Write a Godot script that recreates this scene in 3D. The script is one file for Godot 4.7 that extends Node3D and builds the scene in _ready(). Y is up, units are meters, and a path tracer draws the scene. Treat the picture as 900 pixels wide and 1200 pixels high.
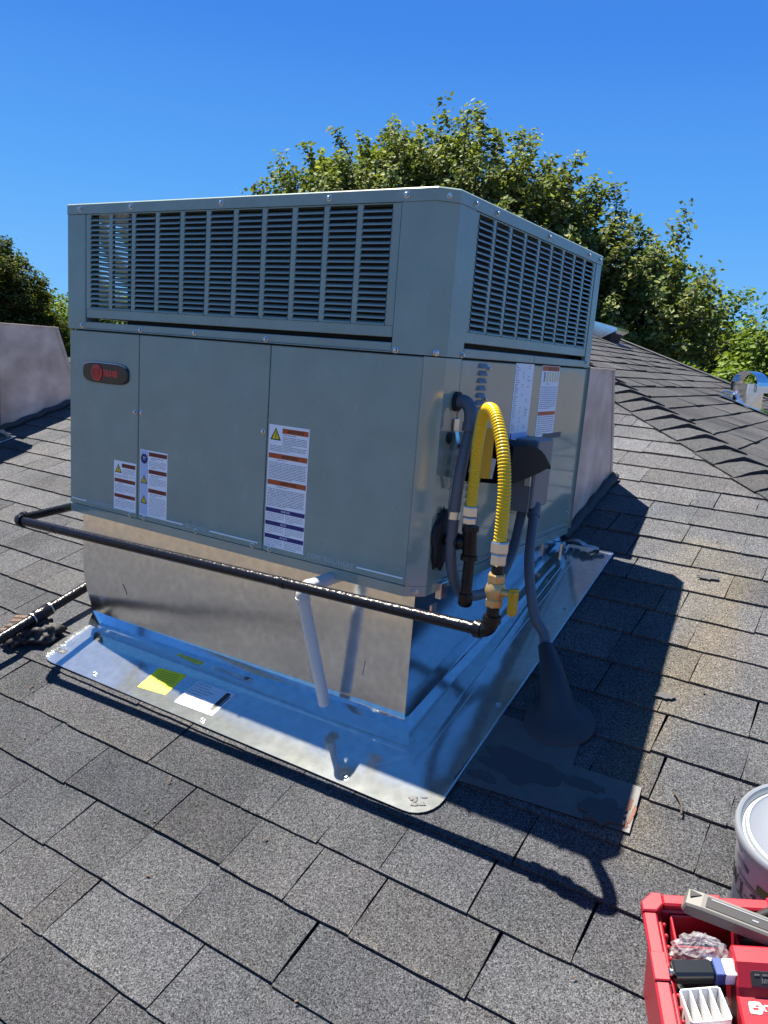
extends Node3D
# Rooftop air conditioner on a curb, on a hipped shingle roof. Metres, y up.
# The unit's front face lies in z = 0 and looks to +z, its right face in x = 0 and looks to +x; y = 0 is the underside of its base rail.

const Y0 := -0.405          # height of the roof plane below the front face
const SL := 0.32            # its slope, rising towards -z
const W := 1.30             # width, depth and heights of the cabinet
const D := 1.102
const CH := 0.038           # chamfer of its corners
const H1 := 0.573
const H2 := 0.9346
const SUN := Vector3(0.41, -1.0, 0.06)

var rng := RandomNumberGenerator.new()
var M := {}
var cam: Camera3D
var NU := Vector3(0, 1, SL).normalized()          # normal of the main roof plane
var EV := Vector3(0, -SL, 1).normalized()         # down its slope
var taken := {}


func _ready() -> void:
	rng.seed = 7
	# ---------------------------------------------------------------- camera, sky, sun, exposure
	cam = Camera3D.new()
	cam.name = "camera"
	cam.fov = 65.88
	cam.near = 0.05
	cam.far = 3000.0
	cam.position = Vector3(0.8601, 0.5714, 1.5921)
	cam.rotation = Vector3(-0.1983, 0.5483, 0.0763)
	add_child(cam)
	var env := Environment.new()
	env.background_mode = Environment.BG_SKY
	env.sky = Sky.new()
	env.sky.sky_material = make_sky(1.0 / 3.0)
	env.tonemap_mode = Environment.TONE_MAPPER_LINEAR
	env.tonemap_exposure = 3.0
	env.sdfgi_enabled = true
	env.ssao_enabled = true
	env.ssil_enabled = true
	var we := WorldEnvironment.new()
	we.name = "world"
	we.environment = env
	add_child(we)
	var sun := DirectionalLight3D.new()
	sun.name = "sun"
	sun.light_energy = 1.6
	sun.light_color = Color(1.0, 0.965, 0.91)
	sun.light_angular_distance = 0.5
	sun.shadow_enabled = true
	add_child(sun)
	sun.look_at_from_position(Vector3.ZERO, SUN, Vector3(0, 0, 1))

	make_materials()
	make_ground_and_roof()
	make_trees()
	var unit := make_unit()
	var curb := make_curb()
	var duct := make_duct()
	make_gas_line()
	make_conduits()
	make_drain()
	make_roof_things()
	make_neighbour(unit, curb, duct)
	make_pail()
	make_toolbox()
	make_debris()


# -------------------------------------------------------------------- sky
func make_sky(k: float) -> PanoramaSkyMaterial:
	var stops := [[0.0, Vector3(0.23, 0.56, 1.0)], [4.0, Vector3(0.18, 0.50, 0.99)], [10.0, Vector3(0.112, 0.40, 0.95)], [20.0, Vector3(0.058, 0.255, 0.83)], [40.0, Vector3(0.047, 0.195, 0.62)], [90.0, Vector3(0.038, 0.16, 0.47)]]
	var img := Image.create(64, 256, false, Image.FORMAT_RGBF)
	for y in 256:
		var e := 90.0 - (y + 0.5) / 256.0 * 180.0
		var c := Vector3(0.16, 0.15, 0.14)
		if e > 0.0:
			for i in stops.size() - 1:
				if e >= stops[i][0] and e <= stops[i + 1][0]:
					var a: Vector3 = stops[i][1]
					c = a.lerp(stops[i + 1][1], (e - stops[i][0]) / (stops[i + 1][0] - stops[i][0]))
		c *= k
		for x in 64:
			img.set_pixel(x, y, Color(c.x, c.y, c.z))
	var m := PanoramaSkyMaterial.new()
	m.panorama = ImageTexture.create_from_image(img)
	return m


# -------------------------------------------------------------------- node helpers
func numbered(called: String) -> String:
	taken[called] = taken.get(called, 0) + 1
	return called if taken[called] == 1 else "%s_%03d" % [called, taken[called] - 1]


func tag(o: Node3D, label: String, category: String, group := "") -> Node3D:
	o.set_meta("label", label)
	o.set_meta("category", category)
	if group:
		o.set_meta("group", group)
	return o


func thing(called: String, label: String, category: String, at := Vector3.ZERO, group := "") -> Node3D:
	var o := Node3D.new()
	o.name = numbered(called)
	add_child(o)
	o.position = at
	tag(o, label, category, group)
	return o


func put(called: String, mesh: Mesh, mat: Material, parent: Node = null, at := Transform3D()) -> MeshInstance3D:
	var o := MeshInstance3D.new()
	o.mesh = mesh
	o.material_override = mat
	o.transform = at
	if parent == null or parent == self:
		o.name = numbered(called)
		add_child(o)
	else:
		var n := 0
		var nm := called
		while parent.has_node(nm):
			n += 1
			nm = "%s_%03d" % [called, n]
		o.name = nm
		parent.add_child(o, true)
	return o


func obj(called: String, st: SurfaceTool, mat: Material, parent: Node = null, at := Transform3D()) -> MeshInstance3D:
	st.generate_normals()
	return put(called, st.commit(), mat, parent, at)


func struct(o: Node3D, kind := "structure") -> Node3D:
	o.set_meta("kind", kind)
	return o


func T(x: float, y: float, z: float) -> Transform3D:
	return Transform3D(Basis(), Vector3(x, y, z))


# -------------------------------------------------------------------- mesh helpers
func new_st() -> SurfaceTool:
	var st := SurfaceTool.new()
	st.begin(Mesh.PRIMITIVE_TRIANGLES)
	st.set_smooth_group(-1)
	return st


func tri(st: SurfaceTool, a: Vector3, b: Vector3, c: Vector3) -> void:
	st.add_vertex(a)
	st.add_vertex(b)
	st.add_vertex(c)


func quad(st: SurfaceTool, a: Vector3, b: Vector3, c: Vector3, d: Vector3) -> void:   # clockwise seen from the front
	tri(st, a, b, c)
	tri(st, a, c, d)


# A box from lo to hi whose edges are cut by c.
func cbox(st: SurfaceTool, lo: Vector3, hi: Vector3, c := 0.0, x := Transform3D()) -> void:
	st.set_smooth_group(-1)
	var m := (lo + hi) * 0.5
	var h := (hi - lo) * 0.5
	c = minf(c, minf(h.x, minf(h.y, h.z)) * 0.9)
	var ax := [Vector3(1, 0, 0), Vector3(0, 1, 0), Vector3(0, 0, 1)]
	for a in 3:
		for s in [-1.0, 1.0]:
			var n: Vector3 = ax[a] * s
			var u: Vector3 = ax[(a + 1) % 3]
			var v: Vector3 = ax[(a + 2) % 3] * s
			var hu := h[(a + 1) % 3] - c
			var hv := h[(a + 2) % 3] - c
			var o := m + n * h[a]
			quad(st, x * (o - u * hu - v * hv), x * (o - u * hu + v * hv), x * (o + u * hu + v * hv), x * (o + u * hu - v * hv))
	if c <= 0.0:
		return
	for a in 3:
		var b := (a + 1) % 3
		var e := (a + 2) % 3
		for s in [-1.0, 1.0]:
			for t in [-1.0, 1.0]:
				var p0 := m
				p0[a] += s * h[a]
				p0[b] += t * (h[b] - c)
				var p1 := m
				p1[a] += s * (h[a] - c)
				p1[b] += t * h[b]
				var d := Vector3.ZERO
				d[e] = h[e] - c
				if s * t > 0.0:
					quad(st, x * (p0 - d), x * (p0 + d), x * (p1 + d), x * (p1 - d))
				else:
					quad(st, x * (p1 - d), x * (p1 + d), x * (p0 + d), x * (p0 - d))
	for sx in [-1.0, 1.0]:
		for sy in [-1.0, 1.0]:
			for sz in [-1.0, 1.0]:
				var a0 := m + Vector3(sx * h.x, sy * (h.y - c), sz * (h.z - c))
				var b0 := m + Vector3(sx * (h.x - c), sy * h.y, sz * (h.z - c))
				var c0 := m + Vector3(sx * (h.x - c), sy * (h.y - c), sz * h.z)
				if sx * sy * sz > 0.0:
					tri(st, x * a0, x * c0, x * b0)
				else:
					tri(st, x * a0, x * b0, x * c0)


func box(called: String, lo: Vector3, hi: Vector3, c: float, mat: Material, parent: Node = null) -> MeshInstance3D:
	var st := new_st()
	cbox(st, lo, hi, c)
	return obj(called, st, mat, parent)


# A tube along points; radius one number or one per point. Closed ends.
func tube(st: SurfaceTool, pts: PackedVector3Array, radii, sides := 12, caps := true) -> void:
	var n := pts.size()
	var up := Vector3(0.13, 0.31, 0.94)
	var rings := []
	for i in n:
		var t := (pts[mini(i + 1, n - 1)] - pts[maxi(i - 1, 0)]).normalized()
		up = (up - t * up.dot(t)).normalized()
		var side := t.cross(up)
		var r: float = radii if radii is float else radii[i]
		var ring := PackedVector3Array()
		for k in sides:
			var a := TAU * k / sides
			ring.append(pts[i] + (up * cos(a) + side * sin(a)) * r)
		rings.append(ring)
	st.set_smooth_group(0)
	for i in n - 1:
		for k in sides:
			var l := (k + 1) % sides
			quad(st, rings[i][k], rings[i][l], rings[i + 1][l], rings[i + 1][k])
	if caps:
		st.set_smooth_group(-1)
		for k in sides:
			var l := (k + 1) % sides
			tri(st, pts[0], rings[0][l], rings[0][k])
			tri(st, pts[n - 1], rings[n - 1][k], rings[n - 1][l])


func line(a: Vector3, b: Vector3) -> PackedVector3Array:
	return PackedVector3Array([a, b])


# Catmull-Rom through points.
func curve(p: Array, steps := 8) -> PackedVector3Array:
	var out := PackedVector3Array()
	for i in p.size() - 1:
		var p0: Vector3 = p[maxi(i - 1, 0)]
		var p1: Vector3 = p[i]
		var p2: Vector3 = p[i + 1]
		var p3: Vector3 = p[mini(i + 2, p.size() - 1)]
		for k in steps:
			out.append(p1.cubic_interpolate(p2, p0, p3, k / float(steps)))
	out.append(p[p.size() - 1])
	return out


# A lathe: profile of (radius, height); sharp where smooth is false.
func lathe(st: SurfaceTool, prof: Array, sides := 24, x := Transform3D(), smooth := true) -> void:
	st.set_smooth_group(0 if smooth else -1)
	for i in prof.size() - 1:
		if smooth and i > 0:
			var d0: Vector2 = (prof[i] - prof[i - 1]).normalized()
			var d1: Vector2 = (prof[i + 1] - prof[i]).normalized()
			if d0.dot(d1) < 0.8:
				st.set_smooth_group(i + 1)
		for k in sides:
			var a := TAU * k / sides
			var b := TAU * (k + 1) / sides
			var r0: float = prof[i].x
			var r1: float = prof[i + 1].x
			var y0: float = prof[i].y
			var y1: float = prof[i + 1].y
			var p00 := Vector3(cos(a) * r0, y0, sin(a) * r0)
			var p01 := Vector3(cos(b) * r0, y0, sin(b) * r0)
			var p10 := Vector3(cos(a) * r1, y1, sin(a) * r1)
			var p11 := Vector3(cos(b) * r1, y1, sin(b) * r1)
			if r0 > 0.0:
				tri(st, x * p00, x * p01, x * p11)
			if r1 > 0.0:
				tri(st, x * p00, x * p11, x * p10)


# A prism: outline (x, z) seen from above counter-clockwise or not, from y0 to y1.
func prism(st: SurfaceTool, outline: PackedVector2Array, y0: float, y1: float, x := Transform3D(), bevel := 0.0) -> void:
	var o := outline
	if Geometry2D.is_polygon_clockwise(o):
		o = o.duplicate()
		o.reverse()
	st.set_smooth_group(-1)
	var n := o.size()
	var top := o
	if bevel > 0.0:
		var ins := Geometry2D.offset_polygon(o, -bevel, Geometry2D.JOIN_MITER)
		if ins.size() == 1 and ins[0].size() == n:
			top = ins[0]
			var best := 0
			for k in n:
				if top[k].distance_to(o[0]) < top[best].distance_to(o[0]):
					best = k
			var t2 := PackedVector2Array()
			for k in n:
				t2.append(top[(best + k) % n])
			top = t2
			if Geometry2D.is_polygon_clockwise(top):
				top = o
				bevel = 0.0
		else:
			bevel = 0.0
	for k in n:
		var l := (k + 1) % n
		quad(st, x * Vector3(o[k].x, y0, o[k].y), x * Vector3(o[l].x, y0, o[l].y), x * Vector3(o[l].x, y1 - bevel, o[l].y), x * Vector3(o[k].x, y1 - bevel, o[k].y))
		if bevel > 0.0:
			quad(st, x * Vector3(o[k].x, y1 - bevel, o[k].y), x * Vector3(o[l].x, y1 - bevel, o[l].y), x * Vector3(top[l].x, y1, top[l].y), x * Vector3(top[k].x, y1, top[k].y))
	var ix := Geometry2D.triangulate_polygon(o)
	for i in range(0, ix.size(), 3):
		var a := o[ix[i]]
		var b := o[ix[i + 1]]
		var c := o[ix[i + 2]]
		tri(st, x * Vector3(a.x, y0, a.y), x * Vector3(b.x, y0, b.y), x * Vector3(c.x, y0, c.y))
	ix = Geometry2D.triangulate_polygon(top)
	for i in range(0, ix.size(), 3):
		var a := top[ix[i]]
		var b := top[ix[i + 1]]
		var c := top[ix[i + 2]]
		tri(st, x * Vector3(a.x, y1, a.y), x * Vector3(c.x, y1, c.y), x * Vector3(b.x, y1, b.y))


# An outline in the plane of x and y (facing +z), from z0 to z1.
func slab(st: SurfaceTool, outline: PackedVector2Array, z0: float, z1: float, x := Transform3D(), bevel := 0.0) -> void:
	prism(st, outline, z0, z1, x * Transform3D(Basis(Vector3(1, 0, 0), Vector3(0, 0, 1), Vector3(0, 1, 0)), Vector3.ZERO), bevel)


func round_rect(w: float, h: float, r: float, n := 5) -> PackedVector2Array:
	var out := PackedVector2Array()
	for q in 4:
		var c := Vector2((w / 2 - r) * (1 if q in [0, 3] else -1), (h / 2 - r) * (1 if q < 2 else -1))
		for k in n:
			var a := (q + k / float(n - 1)) * PI / 2
			out.append(c + Vector2(cos(a), sin(a)) * r)
	return out


# A printed plate facing +z, about its centre; a thin box whose front carries the texture.
func plate(w: float, h: float, t := 0.0008) -> ArrayMesh:
	var st := new_st()
	var p := [Vector3(-w / 2, h / 2, t), Vector3(w / 2, h / 2, t), Vector3(w / 2, -h / 2, t), Vector3(-w / 2, -h / 2, t)]
	var uv := [Vector2(0, 0), Vector2(1, 0), Vector2(1, 1), Vector2(0, 1)]
	for i in [0, 1, 2, 0, 2, 3]:
		st.set_uv(uv[i])
		st.add_vertex(p[i])
	st.set_uv(Vector2(0.002, 0.002))
	for i in 4:
		var j := (i + 1) % 4
		var b := Vector3(0, 0, -t)
		quad(st, p[j], p[i], p[i] + b, p[j] + b)
	st.generate_normals()
	return st.commit()


func text_mesh(t: String, height: float, bold := true, serif := false, depth := 0.0008) -> TextMesh:
	var f := SystemFont.new()
	f.font_names = PackedStringArray(["Droid Serif" if serif else "Droid Sans"])
	f.font_weight = 700 if bold else 400
	var m := TextMesh.new()
	m.font = f
	m.text = t
	m.font_size = 32
	m.pixel_size = height / 23.0
	m.depth = depth
	m.curve_step = 4.0
	return m


# Points of the main roof plane: x, distance down the slope from z = 0, height above the plane.
func rp(u: float, v: float, n := 0.0) -> Vector3:
	return Vector3(u, Y0, 0) + EV * v + NU * n


func at_roof(x: float, z: float, n := 0.0) -> Vector3:
	return Vector3(x, Y0 - SL * z, z) + NU * n


func on_roof(x: float, z: float, n := 0.0, turn := 0.0) -> Transform3D:
	var b := Basis(Vector3(1, 0, 0), NU, EV) * Basis(Vector3.UP, turn)
	return Transform3D(b, at_roof(x, z, n))


# -------------------------------------------------------------------- materials
func mat(c: Color, rough := 0.6, metal := 0.0) -> StandardMaterial3D:   # c is linear
	var m := StandardMaterial3D.new()
	m.albedo_color = c.linear_to_srgb()
	m.roughness = rough
	m.metallic = metal
	return m


func tri_scale(m: StandardMaterial3D, k: float, world := true) -> void:
	m.uv1_triplanar = true
	m.uv1_world_triplanar = world
	m.uv1_triplanar_sharpness = 6.0
	m.uv1_scale = Vector3(k, k, k)


func noise_tex(freq: float, oct: int, lo: Color, hi: Color, size := 256, type := FastNoiseLite.TYPE_SIMPLEX_SMOOTH, sd := 1) -> NoiseTexture2D:
	var n := FastNoiseLite.new()
	n.noise_type = type
	n.frequency = freq
	n.fractal_octaves = oct
	n.seed = sd
	var g := Gradient.new()
	g.set_color(0, lo)
	g.set_color(1, hi)
	var t := NoiseTexture2D.new()
	t.width = size
	t.height = size
	t.seamless = true
	t.noise = n
	t.color_ramp = g
	return t


func noise_bump(freq: float, oct: int, strength: float, size := 256, type := FastNoiseLite.TYPE_SIMPLEX_SMOOTH, sd := 3) -> NoiseTexture2D:
	var n := FastNoiseLite.new()
	n.noise_type = type
	n.frequency = freq
	n.fractal_octaves = oct
	n.seed = sd
	var t := NoiseTexture2D.new()
	t.width = size
	t.height = size
	t.seamless = true
	t.as_normal_map = true
	t.bump_strength = strength
	t.noise = n
	return t


func granule_image(size: int, grains: int) -> Image:
	var r := RandomNumberGenerator.new()
	r.seed = 11
	var d := PackedByteArray()
	d.resize(size * size)
	d.fill(168)
	for i in grains:
		var x := r.randi() % size
		var y := r.randi() % size
		var q := r.randf()
		var v := int(clampf(172 + r.randfn() * 44, 70, 255))
		if q < 0.07:
			v = 250
		elif q < 0.17:
			v = 84
		var big := r.randf() < 0.35
		for dy in (3 if big else 2):
			for dx in (3 if big else 2):
				if big and dx % 2 == 0 and dy % 2 == 0 and r.randf() < 0.6:
					continue
				d[((y + dy) % size) * size + (x + dx) % size] = v
	return Image.create_from_data(size, size, false, Image.FORMAT_L8, d)


func make_materials() -> void:
	var gi := granule_image(1024, 330000)
	var g := mat(Color(1, 1, 1), 0.93)
	g.albedo_color = Color(1, 1, 1)
	gi.generate_mipmaps()
	g.albedo_texture = ImageTexture.create_from_image(gi)
	var gb := gi.duplicate() as Image
	gb.clear_mipmaps()
	gb.convert(Image.FORMAT_RGBA8)
	gb.bump_map_to_normal_map(1.6)
	g.normal_enabled = true
	g.normal_texture = ImageTexture.create_from_image(gb)
	g.normal_scale = 0.7
	tri_scale(g, 1.15)
	g.vertex_color_use_as_albedo = true
	g.metallic_specular = 0.15
	M.shingle = g
	M.felt = mat(Color(0.018, 0.018, 0.019), 0.95)

	# painted cabinet: slate grey enamel, faintly rippled sheet
	var ripple := noise_bump(0.0045, 2, 4.0, 512)
	var p := mat(Color(0.275, 0.35, 0.30), 0.34)
	p.albedo_texture = noise_tex(0.012, 4, Color(0.93, 0.93, 0.93), Color(1, 1, 1), 512)
	p.normal_enabled = true
	p.normal_texture = ripple
	p.normal_scale = 0.16
	p.roughness_texture = noise_tex(0.008, 5, Color(0.6, 0.6, 0.6), Color(1, 1, 1), 512, FastNoiseLite.TYPE_SIMPLEX_SMOOTH, 9)
	tri_scale(p, 1.1)
	M.paint = p
	var p2 := p.duplicate() as StandardMaterial3D
	p2.roughness = 0.13
	p2.metallic_specular = 0.75
	p2.normal_scale = 0.16
	M.gloss = p2
	# galvanised sheet
	var gz := mat(Color(0.90, 0.91, 0.91), 0.14, 1.0)
	gz.albedo_texture = noise_tex(0.05, 2, Color(0.88, 0.89, 0.90), Color(1, 1, 1), 512, FastNoiseLite.TYPE_CELLULAR)
	gz.normal_enabled = true
	gz.normal_texture = noise_bump(0.006, 3, 4.0, 512)
	gz.normal_scale = 0.06
	tri_scale(gz, 1.6)
	M.galv = gz
	var gf := gz.duplicate() as StandardMaterial3D
	gf.metallic = 0.89
	gf.roughness = 0.12
	gf.albedo_color = Color(0.72, 0.755, 0.735).linear_to_srgb()
	gf.normal_scale = 0.14
	M.flash = gf
	var mi := gf.duplicate() as StandardMaterial3D
	mi.roughness = 0.09
	mi.metallic = 0.95
	mi.normal_scale = 0.05
	M.mirror = mi
	var go := gz.duplicate() as StandardMaterial3D
	go.metallic = 0.45
	go.roughness = 0.5
	go.albedo_color = Color(0.12, 0.118, 0.115).linear_to_srgb()
	M.galv_old = go
	var dk := gz.duplicate() as StandardMaterial3D
	dk.metallic = 0.3
	dk.roughness = 0.5
	dk.albedo_color = Color(0.90, 0.68, 0.56).linear_to_srgb()
	dk.albedo_texture = noise_tex(0.006, 5, Color(0.72, 0.70, 0.68), Color(1, 1, 1), 512, FastNoiseLite.TYPE_SIMPLEX_SMOOTH, 5)
	tri_scale(dk, 1.1)
	M.duct = dk
	M.coil = mat(Color(0.022, 0.023, 0.025), 0.6, 0.2)
	M.dark = mat(Color(0.012, 0.012, 0.013), 0.7)
	M.screw = mat(Color(0.55, 0.56, 0.56), 0.3, 1.0)
	M.zinc = mat(Color(0.66, 0.66, 0.64), 0.28, 1.0)
	var bp := mat(Color(0.006, 0.006, 0.008), 0.26)
	bp.metallic_specular = 0.4
	bp.normal_enabled = true
	bp.normal_texture = noise_bump(0.05, 4, 5.0, 256)
	bp.normal_scale = 0.35
	tri_scale(bp, 6.0)
	M.black_pipe = bp
	M.brass = mat(Color(0.60, 0.40, 0.17), 0.42, 0.75)
	M.hose = mat(Color(0.72, 0.46, 0.004), 0.28)
	M.yellow = mat(Color(0.52, 0.29, 0.005), 0.4)
	M.conduit = mat(Color(0.085, 0.10, 0.12), 0.42)
	M.boot = mat(Color(0.022, 0.027, 0.036), 0.55)
	M.boxgrey = mat(Color(0.15, 0.165, 0.18), 0.4)
	M.pvc = mat(Color(0.52, 0.53, 0.53), 0.35)
	M.hood = mat(Color(0.005, 0.006, 0.009), 0.6)
	M.hood.metallic_specular = 0.2
	M.white = mat(Color(0.88, 0.88, 0.87), 0.5)
	M.letter = mat(Color(0.42, 0.45, 0.45), 0.5)
	M.red_mark = mat(Color(0.80, 0.045, 0.035), 0.35)
	M.badge = mat(Color(0.012, 0.014, 0.016), 0.2)
	M.chrome = mat(Color(0.7, 0.7, 0.7), 0.15, 1.0)
	M.red = mat(Color(0.31, 0.009, 0.02), 0.42)
	M.grey_tool = mat(Color(0.12, 0.117, 0.107), 0.45)
	M.rubber = mat(Color(0.018, 0.018, 0.02), 0.65)
	M.navy = mat(Color(0.03, 0.06, 0.20), 0.4)
	M.orange = mat(Color(0.55, 0.14, 0.02), 0.4)
	M.pail = mat(Color(0.36, 0.34, 0.37), 0.42)
	M.lid = mat(Color(0.36, 0.385, 0.40), 0.5, 0.6)
	M.green = mat(Color(0.05, 0.13, 0.012), 0.5)
	M.ink = mat(Color(0.02, 0.018, 0.024), 0.6)
	M.wood = mat(Color(0.17, 0.12, 0.085), 0.85)
	var wt := noise_tex(0.03, 3, Color(0.6, 0.55, 0.5), Color(1, 1, 1), 256)
	M.wood.albedo_texture = wt
	M.wood.uv1_triplanar = true
	M.wood.uv1_scale = Vector3(4, 30, 30)
	M.bark = mat(Color(0.07, 0.055, 0.04), 0.95)
	M.mastic = mat(Color(0.042, 0.042, 0.044), 0.7)
	M.sealant = mat(Color(0.11, 0.11, 0.113), 0.7)
	M.rust = mat(Color(0.16, 0.075, 0.05), 0.9)
	var lf := mat(Color(1, 1, 1), 0.55)
	lf.metallic_specular = 0.22
	lf.albedo_color = Color(1, 1, 1)
	lf.vertex_color_use_as_albedo = true
	lf.backlight_enabled = true
	lf.backlight = Color(0.82, 0.84, 0.52)
	M.leaf = lf
	var bag := mat(Color(0.85, 0.87, 0.90), 0.08)
	bag.transparency = BaseMaterial3D.TRANSPARENCY_ALPHA
	bag.albedo_color.a = 0.17
	M.bag = bag
	var dirt := mat(Color(0.135, 0.105, 0.07), 0.95)
	dirt.albedo_texture = noise_tex(0.02, 5, Color(0.62, 0.60, 0.55), Color(1, 1, 1), 512)
	tri_scale(dirt, 0.12)
	M.ground = dirt
	M.stucco = mat(Color(0.5, 0.45, 0.38), 0.9)


# -------------------------------------------------------------------- ground, house and roof
func hip_r(z: float) -> float:      # x of the right hip of the main plane
	return z + 2.4


func hip_l(z: float) -> float:
	return -6.73 - z


const APEX := Vector3(-2.165, 1.0562, -4.565)
const EAVE := 4.7
const BACK := -6.9


# One shingle tab in a plane: from u0 to u1 across, butt edge at v, its head tucked under the next course.
func tab(st: SurfaceTool, f: Callable, u0: float, u1: float, v: float, thick: float, clip: Callable, tint: Color, seed_: int, nu := 5) -> void:
	var r := RandomNumberGenerator.new()
	r.seed = seed_
	var rows := 4
	var ts := [0.0, 0.55, 0.90, 1.0]
	var wear := []
	for k in nu:
		wear.append(pow(r.randf(), 2.0))
	var head := v - 0.168
	var g := []
	var base := []
	var skew := r.randf_range(-0.004, 0.004)
	var butt := r.randf_range(-0.003, 0.003)
	for i in rows:
		var row := []
		for k in nu:
			var t: float = ts[i]
			var vv := lerpf(head, v, t)
			var u := lerpf(u0, u1, k / float(nu - 1)) + skew * (1.0 - t)
			if i == rows - 1:
				vv += r.randfn() * 0.0008 + butt
			if k == 0 or k == nu - 1:
				u += r.randfn() * 0.0009
			u = clip.call(u, vv)
			var n := lerpf(0.0008, thick, t) + (r.randf() * 0.0012 if i > 0 else 0.0)
			row.append([u, vv, n, wear[k] * (1.0 if i == rows - 1 else (0.3 if i == rows - 2 else 0.0))])
		g.append(row)
	for k in nu:
		base.append([g[rows - 1][k][0], g[rows - 1][k][1] - 0.001, -0.002, 0.0])
	var paint := func(q: Array) -> void:
		var wc := stain(tint, q[0], q[1])
		var wk: float = q[3]
		st.set_color(Color(wc.r * (1.0 + 0.28 * wk), wc.g * (1.0 + 0.23 * wk), wc.b * (1.0 + 0.12 * wk)))
		st.add_vertex(f.call(q[0], q[1], q[2]))
	st.set_smooth_group(0)
	for i in rows - 1:
		for k in nu - 1:
			if g[i][k + 1][0] - g[i][k][0] < 1e-4 or g[i + 1][k + 1][0] - g[i + 1][k][0] < 1e-4:
				continue
			for q in [g[i][k], g[i][k + 1], g[i + 1][k + 1], g[i][k], g[i + 1][k + 1], g[i + 1][k]]:
				paint.call(q)
	st.set_smooth_group(-1)
	for k in nu - 1:
		if g[rows - 1][k + 1][0] - g[rows - 1][k][0] < 1e-4:
			continue
		for q in [g[rows - 1][k], g[rows - 1][k + 1], base[k + 1], g[rows - 1][k], base[k + 1], base[k]]:
			paint.call(q)
	for k in [0, nu - 1]:
		for i in rows - 1:
			var a: Array = g[i][k]
			var b: Array = g[i + 1][k]
			var a2 := [a[0], a[1], -0.002, 0.0]
			var b2 := [b[0], b[1], -0.002, 0.0]
			for q in ([a, b, b2, a, b2, a2] if k == 0 else [b, a, a2, b, a2, b2]):
				paint.call(q)


var stain_noise := FastNoiseLite.new()


# Weathering with a shape of its own: a tan run-off streak right of the unit, lichen tones, scuffs.
func stain(c: Color, u: float, v: float) -> Color:
	var n := stain_noise.get_noise_2d(u * 90.0, v * 90.0)
	var n2 := stain_noise.get_noise_2d(u * 420.0 + 900.0, v * 420.0)
	var k := 1.0 + 0.24 * n + 0.14 * n2
	var o := Color(c.r * k * (1.0 + 0.02 * n), c.g * k, c.b * k * (1.0 - 0.02 * n))
	if v < 0.1 and v > -1.35:
		var mid := 0.53 + 0.03 * sin(v * 5.0) + 0.02 * n2
		var wdt := 0.085 + 0.03 * sin(v * 9.0 + 1.0)
		var s := clampf(1.3 - absf(u - mid) / wdt, 0.0, 1.0) * clampf((0.1 - v) * 6.0, 0.0, 1.0) * clampf((v + 1.35) * 4.0, 0.0, 1.0)
		if u < mid and v < -0.85:
			s = maxf(s, 0.55 * clampf((u - 0.30) * 12.0, 0, 1))
		o = Color(lerpf(o.r, o.r * 1.34, s), lerpf(o.g, o.g * 1.20, s), lerpf(o.b, o.b * 0.95, s))
	return o


func shingle_tint(r: RandomNumberGenerator) -> Color:
	var k := 0.146 * (1.0 + 0.08 * r.randfn())
	k = clampf(k, 0.118, 0.176)
	var w := r.randfn() * 0.012
	return Color(k * (0.97 + w), k, k * (1.075 - w))


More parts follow.
